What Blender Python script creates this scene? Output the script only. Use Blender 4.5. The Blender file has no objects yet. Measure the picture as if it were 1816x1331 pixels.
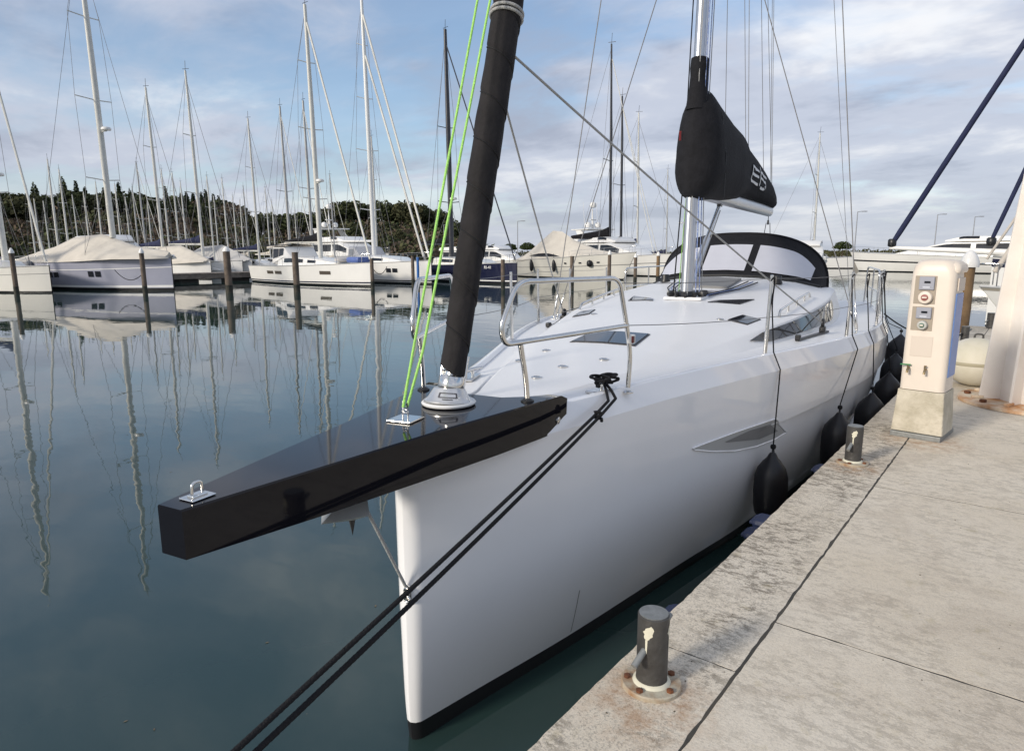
import bpy, math, random
from mathutils import Matrix, Vector, noise
random.seed(7)
R_ = math.radians
SC = bpy.context.scene
COL = SC.collection

# ------------------------------------------------------------------ camera
PW, PH, FPX = 1816, 1331, 1197.2
PITCH, ROLL, YAW, CAMZ = 0.18177, -0.0035, 0.66254, 2.35
ROT = (Matrix.Rotation(YAW, 3, 'Z') @ Matrix.Rotation(math.pi/2 - PITCH, 3, 'X') @ Matrix.Rotation(ROLL, 3, 'Z'))
CAM = Vector((0, 0, CAMZ))
cd = bpy.data.cameras.new('camera'); cam = bpy.data.objects.new('camera', cd); COL.objects.link(cam)
cam.matrix_world = Matrix.Translation(CAM) @ ROT.to_4x4()
cd.sensor_fit = 'HORIZONTAL'; cd.sensor_width = 36; cd.lens = 36*FPX/PW
cd.clip_start = 0.05; cd.clip_end = 6000
SC.camera = cam

# ------------------------------------------------------------------ light
SUN_AZ = math.atan2(-0.26, -0.965)        # x over y of the direction towards the sun
SUN_EL = R_(23)
to_sun = Vector((math.sin(SUN_AZ)*math.cos(SUN_EL), math.cos(SUN_AZ)*math.cos(SUN_EL), math.sin(SUN_EL)))
sl = bpy.data.lights.new('sun', 'SUN'); sl.energy = 1.9; sl.angle = R_(10); sl.color = (1, .91, .78)
sun = bpy.data.objects.new('sun', sl); COL.objects.link(sun)
sun.rotation_euler = (-to_sun).to_track_quat('-Z', 'Y').to_euler()

W = bpy.data.worlds.new('World'); SC.world = W; W.use_nodes = True
nt = W.node_tree; N = nt.nodes; LK = nt.links
for n_ in list(N): N.remove(n_)
out = N.new('ShaderNodeOutputWorld'); bg = N.new('ShaderNodeBackground')
sky = N.new('ShaderNodeTexSky'); sky.sky_type = 'NISHITA'; sky.sun_disc = False
sky.sun_elevation = SUN_EL; sky.sun_rotation = SUN_AZ % (2*math.pi)
sky.air_density = 1.0; sky.dust_density = .6; sky.ozone_density = 2.0
SKY_STRENGTH = .10
def wmath(op, a, b=None, clamp=False):
    n = N.new('ShaderNodeMath'); n.operation = op; n.use_clamp = clamp
    for i, v in enumerate((a, b)):
        if v is None: continue
        if isinstance(v, (int, float)): n.inputs[i].default_value = v
        else: LK.new(v, n.inputs[i])
    return n.outputs[0]
tc = N.new('ShaderNodeTexCoord'); sep = N.new('ShaderNodeSeparateXYZ'); LK.new(tc.outputs['Generated'], sep.inputs[0])
dz = wmath('MAXIMUM', sep.outputs[2], 0.0)
den = wmath('ADD', dz, .16)
cmb = N.new('ShaderNodeCombineXYZ')
LK.new(wmath('DIVIDE', sep.outputs[0], den), cmb.inputs[0]); LK.new(wmath('DIVIDE', sep.outputs[1], den), cmb.inputs[1])
def wnoise(scale, detail, rough, off, dist=0.0):
    mp = N.new('ShaderNodeMapping'); mp.inputs['Location'].default_value = off
    mp.inputs['Rotation'].default_value = (0, 0, R_(25)); mp.inputs['Scale'].default_value = (1, 1.3, 1)
    LK.new(cmb.outputs[0], mp.inputs[0])
    t = N.new('ShaderNodeTexNoise'); t.inputs['Scale'].default_value = scale; t.inputs['Detail'].default_value = detail
    t.inputs['Roughness'].default_value = rough; t.inputs['Distortion'].default_value = dist
    LK.new(mp.outputs[0], t.inputs['Vector']); return t.outputs['Fac']
def wramp(fac, stops):
    r = N.new('ShaderNodeValToRGB'); LK.new(fac, r.inputs[0]); e = r.color_ramp.elements
    r.color_ramp.interpolation = 'EASE'
    while len(e) < len(stops): e.new(.5)
    for k, (p, c) in enumerate(stops):
        e[k].position = p; e[k].color = (*c, 1) if len(c) == 3 else c
    return r.outputs[0]
n_big = wnoise(.50, 4, .55, (7.204, 1.741, 2.789), .3)
n_det = wnoise(1.9, 8, .62, (0.4, 5.1, 3.0), .4)
cov = wmath('ADD', wmath('MULTIPLY', n_big, .80), wmath('MULTIPLY', n_det, .26))
cov = wmath('ADD', cov, wmath('MULTIPLY', wmath('MAXIMUM', wmath('SUBTRACT', .30, dz), -.06), .32))      # thicker towards the horizon
mask = wramp(cov, [(.42, (.16, .16, .16)), (.585, (1, 1, 1))])
n_shade = wnoise(.8, 6, .6, (4.741, 2.789, 7.204), .2)
ccol = wramp(n_shade, [(.36, (.235, .26, .33)), (.50, (.36, .385, .455)), (.66, (.60, .60, .61))])
hz = wmath('POWER', wmath('SUBTRACT', 1.0, dz, True), 9.0)                            # pale bank of stratus low over the horizon
ccol2 = N.new('ShaderNodeMix'); ccol2.data_type = 'RGBA'; LK.new(wmath('MULTIPLY', hz, .8, True), ccol2.inputs[0])
LK.new(ccol, ccol2.inputs[6]); ccol2.inputs[7].default_value = (.32, .345, .40, 1)
ccol = ccol2.outputs[2]; mask = wmath('MAXIMUM', mask, wmath('MULTIPLY', hz, 1.25, True), True)
mixc = N.new('ShaderNodeMix'); mixc.data_type = 'RGBA'
LK.new(wmath('MULTIPLY', mask, .95), mixc.inputs[0])
skm = N.new('ShaderNodeVectorMath'); skm.operation = 'SCALE'; skm.inputs['Scale'].default_value = SKY_STRENGTH
LK.new(sky.outputs[0], skm.inputs[0])
LK.new(skm.outputs[0], mixc.inputs[6]); LK.new(ccol, mixc.inputs[7])
LK.new(mixc.outputs[2], bg.inputs[0]); bg.inputs[1].default_value = 1.0
LK.new(bg.outputs[0], out.inputs[0])
vs = SC.view_settings; vs.view_transform = 'Standard'; vs.look = 'None'; vs.exposure = 0.72; vs.gamma = 1.0
SC.cycles.max_bounces = 8; SC.cycles.transparent_max_bounces = 8
try: SC.cycles.use_denoising = True
except Exception: pass

# ------------------------------------------------------------------ pixel helpers (a pixel gives a direction only)
def ray(x, y): return ROT @ Vector(((x-PW/2)/FPX, -(y-PH/2)/FPX, -1))
def atz(x, y, z):
    d = ray(x, y); return CAM + d*((z-CAMZ)/d.z)
def proj(p):
    q = ROT.transposed() @ (Vector(p)-CAM); return PW/2+FPX*q.x/-q.z, PH/2-FPX*q.y/-q.z
def at_dist(x, D, y=446):
    d = ray(x, y); h = math.hypot(d.x, d.y); return Vector((d.x/h*D, d.y/h*D, 0))
def z_at(p, y):
    lo, hi = -20., 60.
    for _ in range(40):
        m = (lo+hi)/2
        if proj((p[0], p[1], m))[1] > y: lo = m
        else: hi = m
    return lo

# ------------------------------------------------------------------ materials
MATS = {}
def mat(name, col, rough=.5, metal=0.0, spec=.5, coat=0.0, var=0.0, vscale=4.0, bump=0.0, bscale=30.0, col2=None, alpha=None):
    if name in MATS: return MATS[name]
    m = bpy.data.materials.new(name); m.use_nodes = True; t = m.node_tree; b = t.nodes['Principled BSDF']
    b.inputs['Base Color'].default_value = (*col, 1); b.inputs['Roughness'].default_value = rough
    b.inputs['Metallic'].default_value = metal; b.inputs['Specular IOR Level'].default_value = spec
    b.inputs['Coat Weight'].default_value = coat; b.inputs['Coat Roughness'].default_value = .04
    if var or col2 or bump:
        c = t.nodes.new('ShaderNodeTexCoord')
    if var or col2:
        n = t.nodes.new('ShaderNodeTexNoise'); n.inputs['Scale'].default_value = vscale; n.inputs['Detail'].default_value = 6
        n.inputs['Roughness'].default_value = .62
        t.links.new(c.outputs['Object'], n.inputs['Vector'])
        r = t.nodes.new('ShaderNodeValToRGB'); t.links.new(n.outputs['Fac'], r.inputs[0])
        c2 = col2 or tuple(max(0, x*(1-var)) for x in col)
        r.color_ramp.elements[0].position = .32; r.color_ramp.elements[1].position = .62
        r.color_ramp.elements[0].color = (*c2, 1); r.color_ramp.elements[1].color = (*col, 1)
        t.links.new(r.outputs[0], b.inputs['Base Color'])
    if bump:
        n2 = t.nodes.new('ShaderNodeTexNoise'); n2.inputs['Scale'].default_value = bscale; n2.inputs['Detail'].default_value = 5
        t.links.new(c.outputs['Object'], n2.inputs['Vector'])
        bp = t.nodes.new('ShaderNodeBump'); bp.inputs['Strength'].default_value = bump; bp.inputs['Distance'].default_value = .02
        t.links.new(n2.outputs['Fac'], bp.inputs['Height']); t.links.new(bp.outputs[0], b.inputs['Normal'])
    if alpha is not None: b.inputs['Alpha'].default_value = alpha
    MATS[name] = m; return m
GEL = mat('white_gelcoat', (.86, .86, .87), .07, var=.03, vscale=1.2)
DECK = mat('deck_gelcoat', (.80, .80, .80), .38, var=.035, vscale=2.0, bump=.04, bscale=220)
BOOT = mat('black_antifouling', (.012, .012, .014), .45, var=.3)
BLK = mat('black_gloss_lacquer', (.007, .007, .010), .05, spec=.27)
STEEL = mat('stainless_steel', (.72, .71, .69), .16, 1.0, var=.12, vscale=14)
ALU = mat('silver_anodised', (.62, .63, .65), .34, .9, var=.06, vscale=9)
ALUW = mat('white_painted_mast', (.66, .65, .60), .4, var=.12, vscale=3)
ALUG = mat('grey_mast', (.42, .42, .41), .42, .2, var=.15, vscale=3)
DKM = mat('dark_carbon_mast', (.035, .037, .045), .35, var=.3)
CLOTH = mat('black_acrylic_canvas', (.014, .014, .017), .88, spec=.25, var=.35, vscale=9, bump=.35, bscale=26)
ROPEB = mat('black_rope', (.012, .012, .014), .85, spec=.3, bump=.8, bscale=160)
ROPEG = mat('lime_green_rope', (.42, .80, .18), .65, bump=.6, bscale=160)
ROPEY = mat('grey_rope', (.42, .42, .41), .8, bump=.6, bscale=160)
ROPEBL = mat('blue_flecked_rope', (.10, .17, .42), .8, col2=(.42, .46, .55), vscale=60)
WIRE = mat('rigging_wire', (.20, .20, .205), .6, spec=.2)
GLASS = mat('smoked_glass', (.016, .018, .024), .05, spec=.34)
MESHW = mat('pale_window_cover', (.55, .56, .62), .55, var=.06, vscale=3)
FEND = mat('black_fender_cover', (.010, .010, .013), .42, spec=.45, var=.3, vscale=6)
GREYP = mat('recess_shade_grey', (.44, .44, .43), .35)  # grey standing in for the shade inside the hull window recess
GREYD = mat('dark_grey_inlay', (.20, .20, .20), .4)
PIPW = mat('white_piping', (.82, .82, .80), .4)
PLBLK = mat('black_plastic', (.015, .015, .016), .4)
RED = mat('red_print', (.26, .035, .035), .6)
GREYM = mat('grey_mat', (.20, .20, .20), .7)
NAVY = mat('navy_hull', (.012, .014, .040), .15, coat=.5)
NAVYC = mat('navy_canvas', (.014, .02, .065), .85, var=.2)
LAV = mat('lavender_grey_hull', (.36, .37, .45), .25, coat=.3, var=.1, vscale=.6)
CREAM = mat('cream_gelcoat', (.74, .72, .66), .3, coat=.2, var=.06, vscale=.8)
BEIGE = mat('beige_canvas', (.62, .575, .50), .9, spec=.2, var=.14, vscale=1.2, bump=.6, bscale=3.0)
WHITE = mat('white_topsides', (.80, .79, .76), .3, coat=.2, var=.07, vscale=.7)
TIMBER = mat('weathered_pile', (.17, .13, .10), .85, col2=(.055, .045, .036), vscale=3, bump=.7, bscale=22)
TIMBER2 = mat('brown_pile', (.22, .14, .07), .8, col2=(.12, .075, .04), vscale=3, bump=.6, bscale=18)
PONT = mat('pontoon_timber', (.23, .20, .17), .85, col2=(.12, .10, .085), vscale=2, bump=.5, bscale=12)
DARKW = mat('dark_wet_timber', (.03, .028, .025), .7, var=.3)
BLUEP = mat('blue_plastic', (.10, .16, .42), .5, var=.2)
BLUEF = mat('dull_blue_rubber', (.018, .030, .085), .6, var=.3)
GALV = mat('galvanised_steel', (.085, .082, .078), .5, .3, col2=(.05, .047, .044), vscale=9, bump=.25, bscale=40)
GALVT = mat('galvanised_top', (.26, .27, .265), .5, .3, var=.3, vscale=30)
PAINTY = mat('cream_primer_paint', (.66, .63, .50), .6, var=.1, vscale=20)
FLANGE = mat('cream_flange_paint', (.46, .43, .34), .6, col2=(.27, .14, .06), vscale=11, bump=.3)
RUST = mat('rust', (.17, .06, .022), .9, col2=(.09, .035, .02), vscale=20, bump=.8)
RUSTY = mat('rusty_white_paint', (.66, .58, .45), .6, col2=(.42, .17, .04), vscale=4.5, bump=.4, bscale=12)
PEDP = mat('cream_pedestal_plastic', (.71, .63, .54), .42, var=.05, vscale=6)
PEDI = mat('cream_recess_plastic', (.62, .54, .46), .5)
CONCP = mat('pedestal_concrete', (.58, .53, .43), .85, col2=(.40, .36, .27), vscale=5.5, bump=.5, bscale=38)
GREYB = mat('grey_meter_plastic', (.30, .31, .36), .4)
REDS = mat('red_socket', (.27, .085, .07), .5)
GRNS = mat('green_socket', (.08, .15, .11), .5)
BRASS = mat('brass_tap', (.30, .23, .13), .4, .8, var=.3, vscale=20)
GREENP = mat('green_plastic', (.03, .22, .07), .5)
BLUEPAN = mat('blue_side_panel', (.13, .24, .55), .4, var=.1)
BUOYM = mat('cream_buoy', (.74, .70, .60), .6, col2=(.64, .60, .47), vscale=3.0, bump=.1)
CRANEM = mat('white_crane_paint', (.80, .755, .70), .5, col2=(.72, .66, .60), vscale=2.2, bump=.12, bscale=9)
LAMPM = mat('lamp_post_grey', (.30, .31, .33), .5)

# ------------------------------------------------------------------ mesh builder
class MB:
    def __init__(s): s.v = []; s.f = []
    def add(s, vs, fs):
        o = len(s.v); s.v += [tuple(p) for p in vs]; s.f += [tuple(i+o for i in f) for f in fs]; return s
    def box(s, c, d, rz=0, taper=1.0, M=None):
        x, y, z = d[0]/2, d[1]/2, d[2]/2; P = []
        for sz in (-1, 1):
            k = taper if sz > 0 else 1
            for sx, sy in ((-1, -1), (1, -1), (1, 1), (-1, 1)):
                p = Vector((sx*x*k, sy*y*k, sz*z)); p = Matrix.Rotation(rz, 3, 'Z') @ p
                if M: p = M @ p
                P.append(p+Vector(c))
        return s.add(P, [(3, 2, 1, 0), (4, 5, 6, 7), (0, 1, 5, 4), (1, 2, 6, 5), (2, 3, 7, 6), (3, 0, 4, 7)])
    def tube(s, pts, r, seg=8, cap=True, flat=1.0):
        pts = [Vector(p) for p in pts]; n = len(pts)
        rs = r if isinstance(r, (list, tuple)) else [r]*n
        P = []; ref = None
        for i in range(n):
            d = (pts[min(i+1, n-1)]-pts[max(i-1, 0)]).normalized()
            if ref is None:
                ref = Vector((0, 0, 1)) if abs(d.z) < .9 else Vector((1, 0, 0))
                a = d.cross(ref).normalized()
            else:
                a = (a - d*a.dot(d)).normalized()
            b = d.cross(a).normalized()
            for k in range(seg):
                t = 2*math.pi*k/seg; P.append(pts[i]+(a*math.cos(t)+b*math.sin(t)*flat)*rs[i])
        F = []
        for i in range(n-1):
            for k in range(seg):
                k2 = (k+1) % seg; F.append((i*seg+k, i*seg+k2, (i+1)*seg+k2, (i+1)*seg+k))
        if cap:
            F.append(tuple(range(seg))[::-1]); F.append(tuple((n-1)*seg+k for k in range(seg)))
        return s.add(P, F)
    def lathe(s, prof, c=(0, 0, 0), seg=24, M=None):
        P = []; F = []; n = len(prof)
        for r, z in prof:
            for k in range(seg):
                t = 2*math.pi*k/seg; p = Vector((r*math.cos(t), r*math.sin(t), z))
                if M: p = M @ p
                P.append(p+Vector(c))
        for i in range(n-1):
            for k in range(seg):
                k2 = (k+1) % seg; F.append((i*seg+k, i*seg+k2, (i+1)*seg+k2, (i+1)*seg+k))
        F.append(tuple(range(seg))[::-1]); F.append(tuple((n-1)*seg+k for k in range(seg)))
        return s.add(P, F)
    def rows(s, rws, closed=False, capends=False):
        n = len(rws[0]); P = [p for r in rws for p in r]; F = []
        for i in range(len(rws)-1):
            for k in range(n if closed else n-1):
                k2 = (k+1) % n; F.append((i*n+k, i*n+k2, (i+1)*n+k2, (i+1)*n+k))
        if capends:
            F.append(tuple(range(n))[::-1]); F.append(tuple((len(rws)-1)*n+k for k in range(n)))
        return s.add(P, F)
    def prism(s, poly, up):
        n = len(poly); up = Vector(up); P = [Vector(p) for p in poly]+[Vector(p)+up for p in poly]
        return s.add(P, [tuple(range(n))[::-1], tuple(range(n, 2*n))]+[(k, (k+1) % n, n+(k+1) % n, n+k) for k in range(n)])
    def mesh(s, name, m, smooth=None):
        me = bpy.data.meshes.new(name); me.from_pydata(s.v, [], s.f); me.materials.append(m)
        if smooth is not None:
            me.shade_smooth(); me.set_sharp_from_angle(angle=R_(smooth))
        me.update(); return me
    def build(s, name, m, parent=None, smooth=None, loc=None, bevel=0):
        o = bpy.data.objects.new(name, s.mesh(name, m, smooth)); COL.objects.link(o); o.parent = parent
        if loc is not None: o.location = loc
        if bevel:
            md = o.modifiers.new('bevel', 'BEVEL'); md.width = bevel; md.segments = 2; md.limit_method = 'ANGLE'; md.angle_limit = R_(35)
        return o
def tag(o, label=None, cat=None, group=None, kind=None):
    for k, v in (('label', label), ('category', cat), ('group', group), ('kind', kind)):
        if v: o[k] = v
    return o
def empty(name, loc, rz=0, label=None, cat=None, group=None):
    o = bpy.data.objects.new(name, None); COL.objects.link(o); o.location = loc; o.rotation_euler = (0, 0, rz)
    o.empty_display_size = .2; return tag(o, label, cat, group)
def copy_tree(o, parent=None):
    c = o.copy(); COL.objects.link(c); c.parent = parent
    for ch in o.children: copy_tree(ch, c)
    return c
def text_part(name, body, size, m, parent, M, shear=0.0, ext=.002):
    cu = bpy.data.curves.new(name, 'FONT'); cu.body = body; cu.size = size; cu.shear = shear; cu.extrude = ext
    cu.align_x = 'CENTER'; cu.align_y = 'CENTER'
    t = bpy.data.objects.new(name, cu); COL.objects.link(t)
    bpy.context.view_layer.update()
    me = bpy.data.meshes.new_from_object(t); bpy.data.objects.remove(t); me.materials.clear(); me.materials.append(m)
    o = bpy.data.objects.new(name, me); COL.objects.link(o); o.parent = parent; o.matrix_local = M; return o
def sag(a, b, drop, n=14):
    a, b = Vector(a), Vector(b)
    return [a.lerp(b, k/n)-Vector((0, 0, drop*4*(k/n)*(1-k/n))) for k in range(n+1)]
def lerpt(tab, x):
    if x <= tab[0][0]: return tab[0][1]
    for (a, b), (c, d) in zip(tab, tab[1:]):
        if x <= c: return b+(d-b)*(x-a)/(c-a)
    return tab[-1][1]
def smt(tab, x):                                   # Catmull-Rom through a table
    n = len(tab)
    if x <= tab[0][0]: return tab[0][1]
    if x >= tab[-1][0]: return tab[-1][1]
    for i in range(n-1):
        if x <= tab[i+1][0]:
            x0, y0 = tab[i]; x1, y1 = tab[i+1]; h = x1-x0; t = (x-x0)/h
            m0 = (y1-tab[i-1][1])/(x1-tab[i-1][0]) if i > 0 else (y1-y0)/h
            m1 = (tab[i+2][1]-y0)/(tab[i+2][0]-x0) if i < n-2 else (y1-y0)/h
            return (2*t**3-3*t*t+1)*y0+(t**3-2*t*t+t)*h*m0+(-2*t**3+3*t*t)*y1+(t**3-t*t)*h*m1
def bend(pts, r=.05, n=5):                         # round the corners of a polyline
    pts = [Vector(p) for p in pts]; o = [pts[0]]
    for a, b, c in zip(pts, pts[1:], pts[2:]):
        d1 = (a-b); d2 = (c-b); k = min(r, d1.length*.45, d2.length*.45)
        p, q = b+d1.normalized()*k, b+d2.normalized()*k
        for j in range(n+1):
            t = j/n; o.append(p*(1-t)**2+b*2*t*(1-t)+q*t*t)
    o.append(pts[-1]); return o

# ================================================================== WATER
def water_material():
    m = bpy.data.materials.new('harbour_water'); m.use_nodes = True; t = m.node_tree; b = t.nodes['Principled BSDF']
    b.inputs['Base Color'].default_value = (.024, .048, .045, 1); b.inputs['Roughness'].default_value = .015
    b.inputs['IOR'].default_value = 1.62
    g = t.nodes.new('ShaderNodeNewGeometry')
    def nz(scale, detail, sc=(1, 1, 1), dist=0):
        mp = t.nodes.new('ShaderNodeMapping'); mp.inputs['Scale'].default_value = sc
        mp.inputs['Rotation'].default_value = (0, 0, YAW); t.links.new(g.outputs['Position'], mp.inputs[0])
        n = t.nodes.new('ShaderNodeTexNoise'); n.inputs['Scale'].default_value = scale; n.inputs['Detail'].default_value = detail
        n.inputs['Distortion'].default_value = dist
        t.links.new(mp.outputs[0], n.inputs['Vector']); return n.outputs['Fac']
    a = nz(.9, 2.5, (.7, 1.3, 1)); c = nz(3.2, 2, (.6, 1.4, 1)); pt = nz(.05, 3)
    r = t.nodes.new('ShaderNodeValToRGB'); t.links.new(pt, r.inputs[0])
    r.color_ramp.elements[0].position = .42; r.color_ramp.elements[1].position = .62
    r.color_ramp.elements[0].color = (.35,)*3+(1,); r.color_ramp.elements[1].color = (1,)*3+(1,)
    mu = t.nodes.new('ShaderNodeMath'); mu.operation = 'MULTIPLY'; t.links.new(c, mu.inputs[0]); mu.inputs[1].default_value = .22
    ad = t.nodes.new('ShaderNodeMath'); ad.operation = 'ADD'; t.links.new(a, ad.inputs[0]); t.links.new(mu.outputs[0], ad.inputs[1])
    m2 = t.nodes.new('ShaderNodeMath'); m2.operation = 'MULTIPLY'; t.links.new(ad.outputs[0], m2.inputs[0]); t.links.new(r.outputs[0], m2.inputs[1])
    bp = t.nodes.new('ShaderNodeBump'); bp.inputs['Strength'].default_value = 1.0; bp.inputs['Distance'].default_value = .0085
    t.links.new(m2.outputs[0], bp.inputs['Height']); t.links.new(bp.outputs[0], b.inputs['Normal'])
    return m
wm = MB(); wm.add([(-2500, -2500, 0), (2500, -2500, 0), (2500, 2500, 0), (-2500, 2500, 0)], [(0, 1, 2, 3)])
tag(wm.build('water', water_material()), 'calm teal harbour water mirroring masts and clouds', kind='structure')

# ================================================================== QUAY
def concrete_material():
    m = bpy.data.materials.new('quay_concrete'); m.use_nodes = True; t = m.node_tree; b = t.nodes['Principled BSDF']; L = t.links
    b.inputs['Roughness'].default_value = .88; b.inputs['Specular IOR Level'].default_value = .25
    g = t.nodes.new('ShaderNodeNewGeometry'); P = g.outputs['Position']
    oi = t.nodes.new('ShaderNodeObjectInfo')
    def nz(scale, detail, rough=.6, sc=(1, 1, 1), dist=0.):
        mp = t.nodes.new('ShaderNodeMapping'); mp.inputs['Scale'].default_value = sc; L.new(P, mp.inputs[0])
        n = t.nodes.new('ShaderNodeTexNoise'); n.inputs['Scale'].default_value = scale; n.inputs['Detail'].default_value = detail
        n.inputs['Roughness'].default_value = rough; n.inputs['Distortion'].default_value = dist
        L.new(mp.outputs[0], n.inputs['Vector']); return n.outputs['Fac']
    def rp(f, a, b_, ca=0., cb=1.):
        r = t.nodes.new('ShaderNodeMapRange'); L.new(f, r.inputs[0]); r.inputs[1].default_value = a; r.inputs[2].default_value = b_
        r.inputs[3].default_value = ca; r.inputs[4].default_value = cb; return r.outputs[0]
    def ma(op, a, b_):
        n = t.nodes.new('ShaderNodeMath'); n.operation = op; n.use_clamp = True
        for i, v in enumerate((a, b_)):
            if isinstance(v, (int, float)): n.inputs[i].default_value = v
            else: L.new(v, n.inputs[i])
        return n.outputs[0]
    def mix(f, c1, c2):
        n = t.nodes.new('ShaderNodeMix'); n.data_type = 'RGBA'; L.new(f, n.inputs[0])
        for i, v in ((6, c1), (7, c2)):
            if isinstance(v, tuple): n.inputs[i].default_value = (*v, 1)
            else: L.new(v, n.inputs[i])
        return n.outputs[2]
    base = mix(rp(nz(.9, 5), .35, .65), (.63, .555, .44), (.69, .625, .52))
    base = mix(ma('MULTIPLY', rp(nz(1.5, 7, .68, (1, .8, 1), .6), .51, .62), .42), base, (.48, .41, .325))      # damp grey patches
    speck = rp(nz(24, 8, .82, (.6, 1.2, 1)), .485, .55)
    zone = rp(nz(1.7, 5, .65), .38, .52)
    sp = t.nodes.new('ShaderNodeSeparateXYZ'); L.new(P, sp.inputs[0])
    cap = rp(sp.outputs[0], -.70, -.80, .38, 1.0)                                                                # the worn, pitted edge course
    base = mix(ma('MULTIPLY', ma('MULTIPLY', speck, zone), ma('MULTIPLY', cap, .85)), base, (.175, .15, .115))  # pitting
    base = mix(ma('MULTIPLY', rp(nz(130, 4, .75), .50, .60), ma('MULTIPLY', cap, .62)), base, (.22, .20, .17))                         # aggregate
    base = mix(ma('MULTIPLY', rp(nz(190, 2, .6, (1, 1, 1), .3), .56, .68), .5), base, (.66, .62, .55))
    base = mix(ma('MULTIPLY', rp(nz(9, 5, .7), .60, .72), .35), base, (.36, .30, .16))                           # lichen
    for (x, y, r0) in ((-.93, 1.97, .27), (-.94, 5.14, .22), (-.64, 6.2, .38)):
        d = t.nodes.new('ShaderNodeVectorMath'); d.operation = 'DISTANCE'; L.new(P, d.inputs[0]); d.inputs[1].default_value = (x+.03, y-.08, .85)
        f = ma('MULTIPLY', rp(d.outputs['Value'], r0, r0*.45), rp(nz(13, 5, .7), .40, .62))
        base = mix(ma('MULTIPLY', f, .55), base, (.34, .17, .07))
    L.new(base, b.inputs['Base Color'])
    bp = t.nodes.new('ShaderNodeBump'); bp.inputs['Strength'].default_value = .7; bp.inputs['Distance'].default_value = .006
    h = ma('ADD', ma('MULTIPLY', nz(120, 4, .7), .5), ma('MULTIPLY', nz(22, 6, .75), .6)); L.new(h, bp.inputs['Height'])
    L.new(bp.outputs[0], b.inputs['Normal']); return m
CONC = concrete_material()
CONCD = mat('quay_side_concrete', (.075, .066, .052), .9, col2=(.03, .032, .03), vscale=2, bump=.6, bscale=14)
QZ = .85
def slab(parent, x0, x1, y0, y1, z0=.66, z1=QZ, chip=.004, seed=0):
    rnd = random.Random(seed); P = []
    def edge(a, b):
        n = max(2, int(math.dist(a, b)/.045))
        for k in range(n):
            x = a[0]+(b[0]-a[0])*k/n; y = a[1]+(b[1]-a[1])*k/n
            q = chip*(noise.noise((x*14+seed, y*14, seed))*.8+rnd.uniform(-.4, .4))
            if rnd.random() < .03: q -= rnd.uniform(.001, .006)
            nx, ny = (b[1]-a[1]), -(b[0]-a[0]); l = math.hypot(nx, ny); P.append((x+nx/l*q, y+ny/l*q, z0))
    edge((x0, y0), (x1, y0)); edge((x1, y0), (x1, y1)); edge((x1, y1), (x0, y1)); edge((x0, y1), (x0, y0))
    m = MB(); m.prism(P, (0, 0, z1-z0)); return m.build('slab', CONC, parent, bevel=.003)
def quay(y0, y1, capj, pj, label, name='quay'):
    q = empty(name, (0, 0, 0)); tag(q, label, kind='structure')
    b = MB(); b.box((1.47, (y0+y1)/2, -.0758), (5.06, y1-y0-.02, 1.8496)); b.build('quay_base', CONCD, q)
    k = 0
    for a, c in zip(capj, capj[1:]):
        k += 1; slab(q, -1.09, -.724, a+.002, c-.002, .60, QZ, .005, 10+k+int(y0)*7)
    for a, c in zip(pj, pj[1:]):
        for xa, xb in ((-.714, 1.4), (1.406, 4.0)):
            k += 1; slab(q, xa, xb, a+.003, c-.003, .64, QZ, .004, 50+k+int(y0)*5)
    return q
quay(-3.5, 11.3, (-3.5, -.4, 2.24, 6.9, 11.3), (-3.5, -1.42, .62, 2.67, 4.72, 6.97, 9.1, 11.3),
     'pale concrete quay with a pitted edge course and jointed slabs')
quay(12.25, 16.3, (12.25, 16.3), (12.25, 14.3, 16.3), 'short concrete quay section beyond the gap by the cream buoy')
# loose grit and small stones lying on the slabs
g = MB(); rg = random.Random(3)
for _ in range(90):
    x, y = rg.uniform(-.68, 1.3), rg.uniform(1.0, 7.0)
    if rg.random() < .3: x = rg.uniform(-1.0, -.75)
    r = rg.uniform(.002, .006); P = []
    for k in range(5): P.append((x+r*math.cos(k*1.257)*rg.uniform(.7, 1.3), y+r*math.sin(k*1.257)*rg.uniform(.7, 1.3), QZ-.001))
    P.append((x, y, QZ+r*.8)); g.add(P, [(k, (k+1) % 5, 5) for k in range(5)])
tag(g.build('grit', mat('dark_grit', (.10, .085, .06), .9)), 'small dark crumbs of grit scattered on the quay slabs', kind='stuff')

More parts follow.
